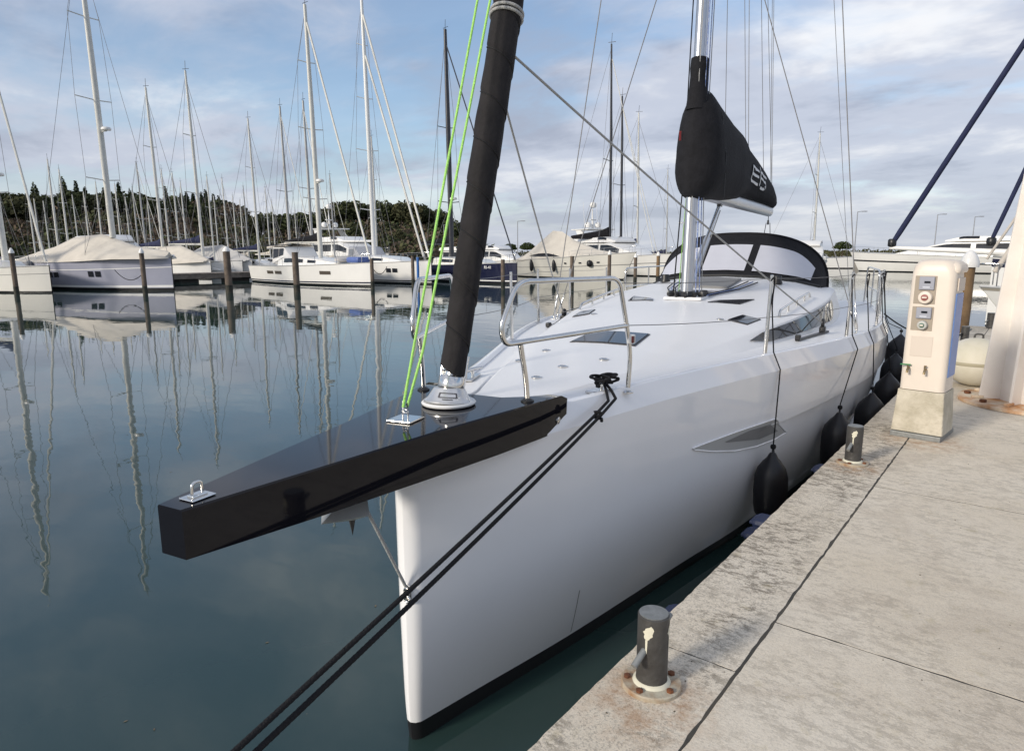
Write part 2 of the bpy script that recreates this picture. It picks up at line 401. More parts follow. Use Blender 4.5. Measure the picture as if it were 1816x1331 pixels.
def bollard(x, y, h, r, label, pin_az, full=True):
    o = empty('mooring_bollard', (x, y, QZ), 0, label, 'bollard', 'steel mooring bollards along the quay edge')
    b = MB(); b.lathe([(r, .012), (r, h-.004), (r-.004, h-.001)], seg=32); b.build('post', GALV, o, 40)
    b = MB(); b.lathe([(r-.005, h-.004), (r-.004, h+.002), (.001, h+.003)], seg=32); b.build('post_top', GALVT, o, 40)
    if full:
        R = r*1.95
        b = MB(); b.lathe([(r+.006, 0), (R, 0), (R, .012), (R-.004, .016), (r+.006, .017)], seg=40)
        b.f = b.f[:-2]; b.build('base_flange', FLANGE, o, 40)
        b = MB(); b.lathe([(r+.001, .016), (r+.013, .016), (r+.006, .026), (r+.001, .028)], seg=32); b.f = b.f[:-2]; b.build('weld_bead', PAINTY, o, 50)
        for a in (205, 268, 345, 120, 60):
            c = (math.cos(R_(a))*r*1.55, math.sin(R_(a))*r*1.55, .016)
            b = MB(); b.lathe([(.013, 0), (.013, .008), (.006, .010)], c, 6); b.build('bolt', RUST, o)
    d = Vector((math.cos(pin_az), math.sin(pin_az), -.42)); z = h*.60
    b = MB(); b.tube([Vector((0, 0, z+.01))+d*(r*.8), Vector((0, 0, z))+d*(r+.055)], .0115, 12); b.build('cleat_pin', GALVT, o, 40)
    b = MB(); b.tube([Vector((0, 0, z+.01))-d*(r*.8), Vector((0, 0, z+.02))-d*(r+.05)], .0115, 12); b.build('cleat_pin', GALVT, o, 40)
    if full:                                        # bare paint patches with a run
        for a in (pin_az+.30, pin_az+2.05):
            rows = []
            for j in range(7):
                zz = h-.028-.045*j/6; w = (.2+.5*math.sin(math.pi*min(1, (j+.6)/6.5)))*(1+.35*noise.noise((j*.9, a, 2)))
                rows.append([((r+.0012)*math.cos(a+w*t*.5+.16*noise.noise((j*.8, t, a))), (r+.0012)*math.sin(a+w*t*.5+.16*noise.noise((j*.8, t, a))), zz+.006*t) for t in (-1, -.5, 0, .5, 1)])
            for j in range(9):
                zz = h-.076-.05*j/8; w = .075-.003*j
                rows.append([((r+.0012)*math.cos(a-.12+w*t), (r+.0012)*math.sin(a-.12+w*t), zz) for t in (-1, -.5, 0, .5, 1)])
            b = MB(); b.rows(rows); b.build('paint_patch', PAINTY, o, 60)
    return o
bollard(-.935, 1.99, .272, .054, 'dark steel mooring bollard with pale paint runs on rusty bolted flange', R_(262))
bollard(-.935, 5.16, .275, .054, 'grey steel bollard on the quay edge just before the service pedestal', R_(262))
bollard(-.90, 13.1, .28, .058, 'dark bollard on the short quay section beyond the buoy', R_(225), False)
bollard(-.70, 15.95, .30, .075, 'stubby black bollard at the end of the quay by the moored white hull', R_(225), False)

# blue rubber bumpers fixed to the quay face, close above the water
for k, (px, py, zz, lab) in enumerate(((1183, 1066, .60, 'blue rubber bumper on the quay face by the bollard with paint runs'), (1347, 906, .66, 'upper of two blue bumpers on the quay face between the bollards'), (1333, 930, .48, 'lower of two blue bumpers on the quay face between the bollards'), (1450, 818, .62, 'blue bumper on the quay face just before the grey bollard'))):
    y = atz(px, py, zz+.06).y
    o = empty('quay_bumper', (-1.09, y, zz), 0, lab, 'bumper', 'blue bumpers on the quay face')
    d = .19 if zz > .5 else .30
    b = MB(); b.box((-d/2-.01, 0, 0), (d, .17, .06)); b.build('pad', BLUEF, o, bevel=.03)
    b = MB(); b.box((-d-.012, 0, 0), (.02, .14, .02)); b.build('rib', BLUEF, o, bevel=.006)
    b = MB(); b.box((-.010, 0, 0), (.03, .22, .10)); b.build('back_plate', GALV, o, bevel=.004)

# ------------------------------------------------------------------ service pedestal
def rrect(x0, x1, y0, y1, r, z, n=5):
    P = []
    for cx, cy, a0 in ((x1-r, y0+r, -90), (x1-r, y1-r, 0), (x0+r, y1-r, 90), (x0+r, y0+r, 180)):
        for k in range(n+1):
            a = R_(a0+90*k/n); P.append((cx+r*math.cos(a), cy+r*math.sin(a), z))
    return P
PED = empty('service_pedestal', (-.66, 6.36, QZ), R_(-6), 'cream marina power and water pedestal with two meters on concrete block', 'pedestal')
m = MB(); m.box((0, .02, .02), (.36, .46, .04)); m.build('foot_plate', GALVT, PED, bevel=.004)
m = MB(); m.rows([rrect(-.185, .185, -.18, .18, .012, .045), rrect(-.165, .165, -.165, .165, .012, .385)], True, True); m.build('concrete_block', CONCP, PED, 40)
rows = []
for z, k, r in ((.39, 1, .045), (.60, .995, .045), (1.0, .985, .045), (1.26, .975, .05), (1.33, .965, .06), (1.375, .93, .08), (1.405, .84, .09), (1.42, .68, .08), (1.428, .40, .05)):
    rows.append(rrect(-.160*k, .160*k, -.160*k, .160*k, min(r, .155*k), z, 6))
m = MB(); m.rows(rows, True, True); m.build('housing', PEDP, PED, 50)
m = MB(); m.rows([rrect(-.06, .166, -.125, .166, .03, 1.325, 5), rrect(-.07, .175, -.13, .175, .04, 1.345, 5), rrect(-.06, .168, -.12, .168, .05, 1.385, 5), rrect(-.02, .13, -.08, .13, .05, 1.418, 5)], True, True); m.build('lamp_hood', PEDP, PED, 50)
def ped_front(z): return -.160*(1-.025*(z-.39)/.9)-.001
for zc, hh, sock in ((1.19, .22, REDS), (.965, .19, GRNS)):
    f = ped_front(zc); bay = None
    m = MB(); m.box((-.045, f+.002, zc), (.150, .010, hh)); bay = m.build('meter_bay', mat('taupe_bay', (.33, .28, .22), .5), PED, bevel=.003)
    m = MB(); m.box((-.035, f-.010, zc+hh*.24), (.105, .020, hh*.46)); m.build('meter', GREYB, bay, bevel=.004)
    m = MB(); m.box((-.030, f-.0215, zc+hh*.28), (.042, .004, .016)); m.build('meter_display', GLASS, bay)
    m = MB(); m.box((-.035, f-.0215, zc+hh*.10), (.05, .003, .012)); m.build('meter_plate', mat('pale_plate', (.5, .52, .58), .5), bay)
    Mx = Matrix.Rotation(R_(90), 3, 'X')
    rr = .050 if sock is REDS else .036
    m = MB(); m.lathe([(rr, 0), (rr, .022), (rr*.9, .034), (rr*.66, .036)], (-.035, f-.004, zc-hh*.26), 24, Mx); so = m.build('socket', PEDP if sock is REDS else mat('grey_socket', (.45, .45, .42), .5), bay, 40)
    m = MB(); m.lathe([(rr*.5, .030), (rr*.5, .041), (rr*.4, .043)], (-.035, f-.004, zc-hh*.26), 20, Mx); m.build('socket_cap', sock, bay, 40)
    m = MB(); m.box((-.035, f-.050, zc-hh*.26), (rr*.7, .006, .012)); m.build('socket_latch', PEDP, bay, bevel=.003)
f = ped_front(.76)
m = MB(); m.box((-.03, f+.004, .745), (.155, .012, .165)); m.build('recess_panel', PEDI, PED, bevel=.004)
f = ped_front(.52)
for x in (-.10, .02):
    m = MB(); m.tube([(x, f+.01, .565), (x, f-.03, .565), (x, f-.045, .558), (x, f-.05, .53)], .009, 10); tp = m.build('tap', BRASS, PED, 50)
    m = MB(); m.tube([(x-.004, f-.03, .57), (x-.004, f-.03, .592)], .006, 8); m.build('tap_stem', BRASS, tp, 50)
    m = MB(); m.box((x-.02 if x < 0 else x, f-.03, .594), (.075 if x < 0 else .02, .012, .010), R_(12)); m.build('tap_handle', GREENP if x < 0 else BRASS, tp, bevel=.003)
m = MB(); m.box((.160, .01, .835), (.010, .235, .66)); bp_ = m.build('side_panel', BLUEPAN, PED, bevel=.004)
m = MB(); m.box((.163, .01, 1.235), (.010, .215, .10)); m.build('side_vent', PEDI, PED, bevel=.003)

# ------------------------------------------------------------------ round cream buoy standing on the quay
BU = empty('mooring_buoy', (-.49, 9.05, QZ), 0, 'round cream mooring buoy resting on the quay behind the pedestal', 'buoy')
prof = [(.315*math.sin(R_(a)) if 0 < a < 180 else .012, .27-.27*math.cos(R_(a))) for a in range(0, 181, 12)]
m = MB(); m.lathe(prof, seg=36); m.build('float', BUOYM, BU, 60)
m = MB(); m.lathe([(.313, .25), (.318, .262), (.318, .278), (.313, .29)], seg=36); m.f = m.f[:-2]; m.build('seam', mat('buoy_seam', (.42, .38, .27), .7), BU, 60)
m = MB(); m.tube(bend([(-.04, 0, .515), (-.04, 0, .58), (.04, 0, .58), (.04, 0, .515)], .03), .010, 8); m.build('lifting_eye', GALV, BU, 50)

# ------------------------------------------------------------------ white crane column
CR = empty('crane_column', (.07, 8.28, QZ), 0, 'tall white steel crane column with gusset fins on a rusty round base plate', 'crane')
m = MB(); m.lathe([(.60, 0), (.645, .004), (.645, .030), (.635, .038), (.02, .040)], seg=48); m.build('base_plate', RUSTY, CR, 40)
m = MB(); m.lathe([(.31, .04), (.305, .5), (.27, 2.0), (.23, 4.0), (.20, 5.2)], seg=36); m.build('column', CRANEM, CR, 50)
for k in range(8):
    a = R_(22+45*k); c, s = math.cos(a), math.sin(a); th = .012
    prof = [(.29, .04), (.49, .04), (.485, .10), (.34, 2.2), (.26, 2.45)]
    P1 = [(r*c-th*s, r*s+th*c, z) for r, z in prof]
    m = MB(); m.prism(P1, (2*th*s, -2*th*c, 0)); m.build('gusset_fin', CRANEM, CR, bevel=.003)
    m = MB(); m.box((.50*c, .50*s, .055), (.10, .05, .03), a); m.build('weld_block', RUSTY, CR, bevel=.006)
    a2 = a+R_(22); m = MB(); m.lathe([(.03, .04), (.03, .065), (.014, .068)], (.56*math.cos(a2), .56*math.sin(a2), 0), 6); m.build('anchor_bolt', RUST, CR)
m = MB(); m.lathe([(.26, 5.2), (.26, 5.28), (.22, 5.34), (.1, 5.4)], seg=32); m.build('column_cap', CRANEM, CR, 40)
m = MB(); m.tube([(0, 0, 5.1), (2.2, .6, 5.5)], .09, 10); m.build('jib_arm', CRANEM, CR, 40)

# ================================================================== THE SAILING YACHT (local frame: x to port, y aft from the stem, z up)
BOW, ANG = Vector((-2.2008, 2.0382, 0)), R_(10.5)
YT = empty('sailing_yacht', BOW, ANG, 'large white sailing yacht with glossy black bowsprit moored alongside the concrete quay', 'yacht')
YM = Matrix.Translation(BOW) @ Matrix.Rotation(ANG, 4, 'Z'); YI = YM.inverted()
S_ = [(0, .055), (.2, .165), (.5, .31), (.87, .455), (1.3, .585), (1.83, .745), (2.66, 1.03), (3.25, 1.24), (3.75, 1.415), (4.18, 1.55), (4.6, 1.675), (5.2, 1.83), (5.7, 1.93), (6.8, 2.06), (8.2, 2.10), (10, 2.03), (12, 1.88)]
W_ = [(0, .045), (.38, .16), (1, .365), (1.57, .535), (2.36, .76), (3.41, 1.08), (4.3, 1.31), (5.5, 1.56), (7, 1.74), (9, 1.78), (12, 1.5)]
Z_ = [(0, 1.55), (3, 1.55), (5, 1.525), (7, 1.485), (12, 1.43)]
def ys(u): return smt(S_, u)
def yw(u): return smt(W_, u)
def yz(u): return smt(Z_, u)
def chine(u): return lerpt([(2.2, .985), (3.4, .978), (4.7, 1.02), (7, 1.04), (12, 1.02)], u)
def half(u, z):
    zh = yz(u)-.13; s, w = ys(u)+.015, yw(u)
    if z < 0: return w*(1+z*.9*min(1, u/2+.1)) if z > -.6 else w*.4
    t = max(0, 1-z/zh); h = w+(s-w)*(1-t**2.4)
    k = max(0, min(1, (u-2.9)/.9))                          # the chine: a narrow knuckle aft of the hull window
    if z < chine(u)-1e-6: h -= .04*k
    return h
def hull_rows(levels_of):
    us = [-.045, -.036, -.018] + [0, .06, .14, .25, .4] + [.6+.2*i for i in range(58)]
    us = [u for u in us if u <= 12]+[12.0] if us[-1] > 12 else us
    rows = []
    for u in us:
        lv = levels_of(max(u, 0)); r = []
        for z in lv:
            if u < 0:
                f = {-.045: 0.0, -.036: .5, -.018: .85}[u]; h = half(0, z)*f
            else: h = half(u, z)
            fo = 0 if z >= 0.25 else (.25-z)**2*.25*max(0, 1-max(u, 0)/.6)
            r.append((h, u+fo, z))
        rows.append(r)
    return rows
def both(rows): return [[(-a, b, c) for a, b, c in r[::-1]]+list(r) for r in rows]
def top_levels(u):
    zc = chine(u); zh = yz(u)-.13
    return [.10, .16, .25, .36, .48, .60, .70, zc-.02, zc-.0005, zc+.0005, zc+.03, (zc+zh)/2-.12, (zc+zh)/2, (zc+zh)/2+.12, zh-.05, zh]
rt = hull_rows(top_levels)
m = MB()
m.rows([[(a, b, c) for a, b, c in r] for r in rt]); m.rows([[(-a, b, c) for a, b, c in r[::-1]] for r in rt])
last = rt[-1]; m.add([(a, b, c) for a, b, c in last]+[(-a, b, c) for a, b, c in last[::-1]], [tuple(range(2*len(last)))])
HULL = m.build('hull', GEL, YT, 28)
rb = hull_rows(lambda u: [-.55, -.35, -.15, 0, .05, .10])
m = MB(); m.rows(rb); m.rows([[(-a, b, c) for a, b, c in r[::-1]] for r in rb]); m.build('boot_stripe', BOOT, YT, 40)
# bevelled gunwale
us = [-.03, 0, .06, .14, .25, .4]+[.6+.2*i for i in range(58)]
rows = []
for u in us:
    q = max(u, 0); zh = yz(q)-.13; k = .6 if u < 0 else 1
    rows.append([((half(q, zh))*k, u, zh), ((ys(q)-.045)*k if ys(q) > .1 else .03, u, yz(q)-.006), (max(.01, ys(q)-.06)*k, u, yz(q)), (max(.006, ys(q)-.085)*k, u, yz(q)), (max(.003, ys(q)-.105)*k, u, yz(q)-.028)])
m = MB(); m.rows(rows); m.rows([[(-a, b, c) for a, b, c in r[::-1]] for r in rows]); GUN = m.build('gunwale', GEL, YT, 24)
# deck and coachroof as one moulding
CB = [(1.0, .22), (2, .56), (3, .86), (4.1, 1.12), (5, 1.30), (6, 1.43), (7, 1.50), (8.5, 1.50), (9.3, 1.48)]
HE = [(1.0, 0), (2, .035), (3, .075), (4.1, .14), (5.2, .20), (6.2, .255), (7.5, .31), (9, .33)]
HC = [(0.2, .0), (1.2, .015), (2.5, .06), (4, .11), (5.35, .125), (6.5, .17), (7.5, .22), (9.3, .22)]
def deck_pts(u):
    zd = yz(u)-.03; s = ys(u)-.103
    cb = min(smt(CB, u), s*.86) if u > 1 else s*.55
    ct = cb-.11*min(1, max(0, (u-1)/2.2)); he = smt(HE, u) if u > 1 else 0; hc = smt(HC, u)
    if u > 9.3:
        k = min(1, (u-9.3)/.12); he, hc = he*(1-k), hc*(1-k)
    return [(s, zd), (s*.985, zd+.002), (cb+.012, zd+.014), (cb, zd+.016), (ct+.006, zd+he-.006), (ct-.02, zd+he+.008), (ct*.66, zd+he+hc*.62), (ct*.33, zd+he+hc*.92), (0, zd+he+hc)]
def deckz(v, u):
    P = deck_pts(u); v = abs(v)
    for (a, za), (b, zb) in zip(P, P[1:]):
        if b <= v <= a+1e-9: return zb+(za-zb)*(v-b)/max(1e-6, a-b)
    return P[0][1]
du = [.02, .1, .25, .45, .7, 1.0]+[1.0+.15*i for i in range(1, 55)]+[9.25, 9.3, 9.36, 9.42, 9.6, 10, 10.8, 11.6, 12.0]
rows = []
for u in du:
    h = deck_pts(u); rows.append([(a, u, z) for a, z in h]+[(-a, u, z) for a, z in h[-2::-1]])
m = MB(); m.rows(rows); m.build('deck', DECK, YT, 22)
def up(v, u, dz=0): return Vector((v, u, deckz(v, u)+dz))
def patch(name, corners, m_, dz, parent, n=6, smooth=30, thick=.0):
    (a, b, c, d) = corners; rows = []
    for i in range(n+1):
        t = i/n; l = (a[0]+(d[0]-a[0])*t, a[1]+(d[1]-a[1])*t); r = (b[0]+(c[0]-b[0])*t, b[1]+(c[1]-b[1])*t)
        rows.append([up(l[0]+(r[0]-l[0])*j/n, l[1]+(r[1]-l[1])*j/n, dz) for j in range(n+1)])
    q = MB(); q.rows(rows)
    if thick:
        bnd = [rows[0][j] for j in range(n+1)]+[rows[i][n] for i in range(1, n+1)]+[rows[n][j] for j in range(n-1, -1, -1)]+[rows[i][0] for i in range(n-1, 0, -1)]
        q.rows([bnd, [Vector(p)-Vector((0, 0, thick)) for p in bnd]], True)
    return q.build(name, m_, parent, smooth)
# hatches
def quad(c, k): 
    cx = sum(p[0] for p in c)/4; cy = sum(p[1] for p in c)/4; return [(cx+(p[0]-cx)*k, cy+(p[1]-cy)*k) for p in c]
def deck_hit(x, y):
    d = YI.to_3x3() @ ray(x, y); o_ = YI @ CAM; t = 1.0
    while t < 20:
        p = o_+d*t
        if p.y > .3 and abs(p.x) < ys(p.y)-.11 and p.z <= deckz(p.x, p.y): return (p.x, p.y)
        t += .005
    return None
q4 = [deck_hit(*p) for p in ((1030, 607), (1143, 616), (1170, 595), (1068, 590))]
hw0 = (abs(q4[0][0])+abs(q4[1][0]))/2; hw1 = (abs(q4[2][0])+abs(q4[3][0]))/2; u0 = (q4[0][1]+q4[1][1])/2; u1 = (q4[2][1]+q4[3][1])/2
FH = [(-hw0, u0), (hw0, u0), (hw1, u1), (-hw1, u1)]
sp_ = [deck_hit(*p) for p in ((1325, 576), (1292, 568), (1317, 560), (1348, 567))]
o = patch('foredeck_hatch', quad(FH, 1.0), GLASS, .012, YT, thick=.03); patch('hatch_frame', quad(FH, 1.05), mat('hatch_gasket', (.05, .05, .055), .5), .006, o, thick=.02)
for s in (1, -1):
    c = [(s*a, b) for a, b in sp_]
    if s > 0: c = c[::-1]
    o = patch('side_hatch', c, GLASS, .012, YT, thick=.03); patch('hatch_frame', quad(c, 1.06), MATS['hatch_gasket'], .006, o, thick=.02)
# coachroof side windows: glass following the raised side, with a pointed front
for s in (1, -1):
    rows = []
    for i in range(33):
        t = i/32; u = 3.62+t*3.6; P = deck_pts(u); (cb, zb), (ct, zt) = P[3], P[4]
        lo = .16+.06*(1-t); hi = .90
        if t < .10: lo = lo+(.62-lo)*(1-t/.10); hi = hi-(hi-.66)*(1-t/.10)
        if t > .80: k = (t-.80)/.2; lo = lo+(.70-lo)*k**1.5
        r = []
        for j in range(5):
            f = lo+(hi-lo)*j/4; r.append((s*(cb+(ct-cb)*f+.012), u, zb+(zt-zb)*f+.004))
        rows.append(r if s > 0 else r[::-1])
    m = MB(); m.rows(rows); w = m.build('coachroof_window', mat('dark_cabin_glass', (.010, .011, .014), .04, spec=.22), YT, 40)
    # handrail over the window
    pts = [up(s*1.06, 4.75), up(s*1.06, 4.82, .06)]+[up(s*lerpt([(4.8, 1.06), (6.9, 1.22)], u), u, .065) for u in (5.3, 5.8, 6.3, 6.6)]+[up(s*1.2, 6.72)]
    m = MB(); m.tube(bend(pts, .05), .013, 8); hr = m.build('handrail', STEEL, YT, 50)
    for u in (5.25, 5.75, 6.25):
        v = s*lerpt([(4.8, 1.06), (6.9, 1.22)], u); m = MB(); m.tube([up(v, u), up(v, u, .065)], .011, 8); m.build('rail_post', STEEL, hr, 50)
    # jib track with its car on the side deck
    tv = lambda u: s*(lerpt([(4.2, 1.24), (5.6, 1.52)], u))
    m = MB(); m.rows([[up(tv(u)+a, u, b) for a, b in ((-.016, .004), (-.016, .022), (.016, .022), (.016, .004))] for u in (4.35, 4.7, 5.05, 5.4)], True, True); tr = m.build('jib_track', PLBLK, YT)
    m = MB(); m.box(up(tv(5.2), 5.2, .05), (.06, .13, .06)); m.build('track_car', PLBLK, tr, bevel=.012)
    m = MB(); m.lathe([(.045, -.015), (.05, -.005), (.05, .005), (.045, .015)], up(tv(5.2), 5.2, .11), 16, Matrix.Rotation(R_(90), 3, 'Y')); m.build('sheet_block', PLBLK, tr, 40)
    m = MB(); m.box(up(tv(4.38), 4.38, .035), (.05, .07, .05)); m.build('track_stop', PLBLK, tr, bevel=.01)
# flush deck fittings
for v, u in ((-.02, 1.42), (.02, 1.75), (.20, 2.06), (-.33, 2.25), (.62, 4.05), (-.62, 4.05), (-.38, 1.9)):
    m = MB(); m.lathe([(.034, 0), (.034, .006), (.022, .010), (.02, .006)], up(v, u, .001), 20); m.build('deck_fitting', STEEL, YT, 40)
# ------------------------------------------------------------------ bowsprit
ZS = 1.602
near = [(-1.18, .055), (-.70, .135), (-.05, .24), (.30, .315), (.62, .385), (.66, .435), (1.02, .44)]
def sb(u): return lerpt([(-1.18, 1.445), (-.75, 1.425), (-.25, 1.405), (.15, 1.40), (.5, 1.405), (.8, 1.415), (1.02, 1.425)], u)
rows = []
for u, h in near:
    z0 = sb(u); zt = ZS if u < .64 else ZS-.004; b = .006
    r = [(h, u, z0), (h, u, zt-b), (h-b, u, zt), (-h+b, u, zt), (-h, u, zt-b), (-h, u, z0)]
    rows.append(r)
# the aft part forks round the foredeck: two cheeks
m = MB(); m.rows(rows[:5], True, True); SPR = m.build('bowsprit', BLK, YT, 25)
for s in (1, -1):
    R2 = []
    for u, ho, hi, e in ((.621, .385, .16, 0), (.70, .402, .27, 0), (.80, .420, .35, 0), (.86, .428, .385, .05)):
        zt = ZS+.0-e*.5; z0 = sb(u)
        r = [(s*ho, u-e*.3, z0), (s*ho, u, zt), (s*hi, u, zt), (s*hi, u-e*.3, z0)]
        R2.append(r if s > 0 else r[::-1])
    m = MB(); m.rows(R2, True, True); m.build('cheek', BLK, SPR, 25)
for s in (1, -1):
    m = MB(); m.lathe([(.019, -.004), (.019, .005), (.011, .009)], (s*.415, .77, 1.475), 16, Matrix.Rotation(R_(90)*s, 3, 'Y')); m.build('cheek_bolt', STEEL, SPR, 40)
# pad eye at the tip
m = MB(); m.box((.004, -1.085, ZS+.004), (.066, .085, .006)); pe = m.build('tip_plate', STEEL, SPR, bevel=.003)
m = MB(); m.box((.004, -1.085, ZS+.010), (.030, .055, .008)); m.build('eye_base', STEEL, pe, bevel=.004)
m = MB(); m.tube(bend([(.004, -1.104, ZS+.01), (.004, -1.102, ZS+.050), (.004, -1.068, ZS+.050), (.004, -1.066, ZS+.01)], .017), .005, 10); m.build('pad_eye', STEEL, pe, 50)
# square tack plate with shackle
MR = Matrix.Rotation(R_(38), 3, 'Z')
m = MB(); m.box((0, .0, ZS+.006), (.125, .125, .009), R_(4)); tp = m.build('tack_plate', STEEL, SPR, bevel=.003)
m = MB(); m.tube(bend([(-.014, 0, ZS+.008), (-.014, 0, ZS+.05), (.014, 0, ZS+.05), (.014, 0, ZS+.008)], .014), .0045, 8); m.build('eye', STEEL, tp, 50)
m = MB(); m.tube(bend([(-.02, .012, ZS+.085), (-.012, 0, ZS+.035), (.012, 0, ZS+.035), (.02, -.012, ZS+.085)], .012), .004, 8); m.build('shackle', STEEL, tp, 50)
# anchor tip hanging under the sprit, bobstay and stem fitting
AN = (0, -.42, 1.40)
m = MB(); m.add([(0, -.30, 1.43), (0, -.56, 1.315), (.115, -.41, 1.318), (-.135, -.41, 1.318), (0, -.37, 1.262), (.0, -.30, 1.40)], [(0, 2, 1), (0, 1, 3), (1, 2, 4), (1, 4, 3), (2, 5, 4), (3, 4, 5), (0, 5, 2), (0, 3, 5)]); an = m.build('anchor', mat('brushed_anchor_steel', (.66, .66, .63), .45, .55, var=.2), YT)
m = MB(); m.add([(-.008, -.43, 1.40), (.008, -.43, 1.40), (.008, -.33, 1.40), (-.008, -.33, 1.40), (0, -.385, 1.20)], [(0, 1, 2, 3), (1, 0, 4), (2, 1, 4), (3, 2, 4), (0, 3, 4)]); m.build('anchor_keel', GALV, an)
m = MB(); m.tube([(0, -.36, 1.44), (0, -.25, 1.46), (0, .0, 1.46)], .016, 8); m.build('anchor_shank', STEEL, an, 50)
m = MB(); m.tube([(.01, -.36, 1.39), (.012, -.052, .815)], .0075, 8); m.build('bobstay', ROPEY, YT, 50)
for zz in (.805, .765):
    m = MB(); m.tube([(.022+.014*math.cos(t*.7854), -.062+.0, zz+.016*math.sin(t*.7854)) for t in range(9)], .006, 8, False); m.build('stem_eye', STEEL, YT, 50)
m = MB(); m.box((.018, -.046, .785), (.03, .014, .085)); m.build('stem_plate', STEEL, YT, bevel=.004)
# ------------------------------------------------------------------ furler and furled headsail
def fs(z): return Vector((0, .405+(z-1.78)*.331, z))
m = MB(); m.lathe([(.125, 0), (.125, .008), (.105, .022), (.085, .058), (.078, .070), (.06, .074)], (0, .36, ZS+.012), 32, Matrix.Rotation(R_(-8), 3, 'X')); DR = m.build('furling_drum', mat('silver_drum', (.66, .66, .66), .25, .7), YT, 35)
m = MB(); m.lathe([(.132, -.004), (.136, .004), (.128, .012)], (0, .36, ZS+.010), 32); m.build('drum_rim', mat('white_plastic', (.72, .72, .71), .35), DR, 40)
m = MB()
for k, (a0, a1, z0, z1) in enumerate(((-118, -62, .030, .033), (-118, -62, .050, .053), (-118, -114, .03, .053), (-66, -62, .03, .053), (-104, -76, .020, .023))):
    rws = []
    for a in [a0+(a1-a0)*j/8 for j in range(9)]:
        q = []
        for zz in (z0, z1):
            r = lerpt([(.008, .125), (.022, .105), (.058, .085)], zz)+.0025; q.append(Matrix.Rotation(R_(-8), 3, 'X') @ Vector((r*math.cos(R_(a)+.5), r*math.sin(R_(a)+.5), zz))+Vector((0, .36, ZS+.012)))
        rws.append(q)
    m.rows(rws)
m.build('drum_badge', mat('dark_print', (.05, .05, .06), .5), DR)
ax = (fs(3)-fs(2)).normalized(); Q = ax.to_track_quat('Z', 'Y').to_matrix()
m = MB(); m.lathe([(.066, .07), (.068, .075), (.068, .125), (.064, .13)], (0, .362, ZS+.01), 28, Q); m.build('drum_collar', STEEL, DR, 40)
m = MB(); m.lathe([(.045, .12), (.046, .15), (.055, .155), (.055, .235), (.05, .25)], (0, .362, ZS+.01), 24, Q); m.build('swivel', STEEL, DR, 40)
for a in (25, 150, 205, 330):
    p = Vector((0, .362, ZS+.01))+Q @ Vector((.058*math.cos(R_(a)), .058*math.sin(R_(a)), 0)); m = MB(); m.tube([p+ax*.13, p+ax*.24], .010, 8); m.build('swivel_strut', STEEL, DR, 50)
# furled sail: a spiral-wrapped black sleeve
def sleeve_r(z, th):
    L_ = (z-1.78)
    k = lerpt([(0, .062), (.25, .066), (1.0, .073), (2.2, .079), (6, .075), (12, .05)], L_)
    ph = ((L_*4.3+th/(2*math.pi)) % 1.0)                       # overlapping turns of the cover strip
    k += .0055*(1-ph)-.006*math.exp(-(ph/.05)**2)
    return k+.0055*noise.noise((math.cos(th)*1.3, math.sin(th)*1.3, z*3.0))+.002*noise.noise((math.cos(th)*4, math.sin(th)*4, z*9.0))
rows = []; nseg = 40; z = 1.78
while z < 14.2:
    cen = fs(z); e1 = Q @ Vector((1, 0, 0)); e2 = Q @ Vector((0, 1, 0)); r = []
    for k in range(nseg):
        th = 2*math.pi*k/nseg; rr = sleeve_r(z, th); p = cen+(e1*math.cos(th)+e2*math.sin(th))*rr
        if z == 1.78: p += ax*(.045*math.sin(th+2.0))
        r.append(p)
    rows.append(r); z += .0065 if z < 4.0 else .10
m = MB(); m.rows(rows, True, True); HSC = m.build('headsail_cover', mat('charcoal_sail_cover', (.024, .022, .023), .85, spec=.25, var=.3, vscale=7, bump=.3, bscale=26), YT, 50)
pts = []; z = 1.84
while z < 6.0:
    th = -((z-1.78)*4.3 % 1.0)*2*math.pi; rr = sleeve_r(z, th+.05)+.0015; pts.append(fs(z)+(Q @ Vector((math.cos(th), math.sin(th), 0)))*rr); z += .0075
m = MB(); m.tube(pts, .0042, 5); m.build('seam', mat('black_seam_tape', (.006, .006, .007), .8), HSC, 60)
m = MB(); m.tube([fs(14.2), Vector((0, 5.0, 15.8))], .02, 6); m.build('forestay', WIRE, YT, 50)
for zz in (3.56, 3.585):
    m = MB(); c = fs(zz); m.tube([c+(Q @ Vector((math.cos(t*.2618), math.sin(t*.2618), 0)))*.084 for t in range(25)], .009, 8, False); m.build('cover_lashing', ROPEY, YT, 60)
# lime green halyards tied down to the tack plate
m = MB(); m.tube([(-.008, -.004, ZS+.06), (-.02, .10, 1.9), (-.05, .79, 3.62), (-.12, 2.6, 8.6), (-.05, 4.9, 15.6)], .0062, 8); m.build('halyard', ROPEG, YT, 60)
m = MB(); m.tube([(.008, .004, ZS+.06), (.02, .12, 1.9), (.0, .83, 3.62), (.10, 2.7, 8.6), (.03, 4.95, 15.6)], .0062, 8); m.build('halyard', ROPEG, YT, 60)
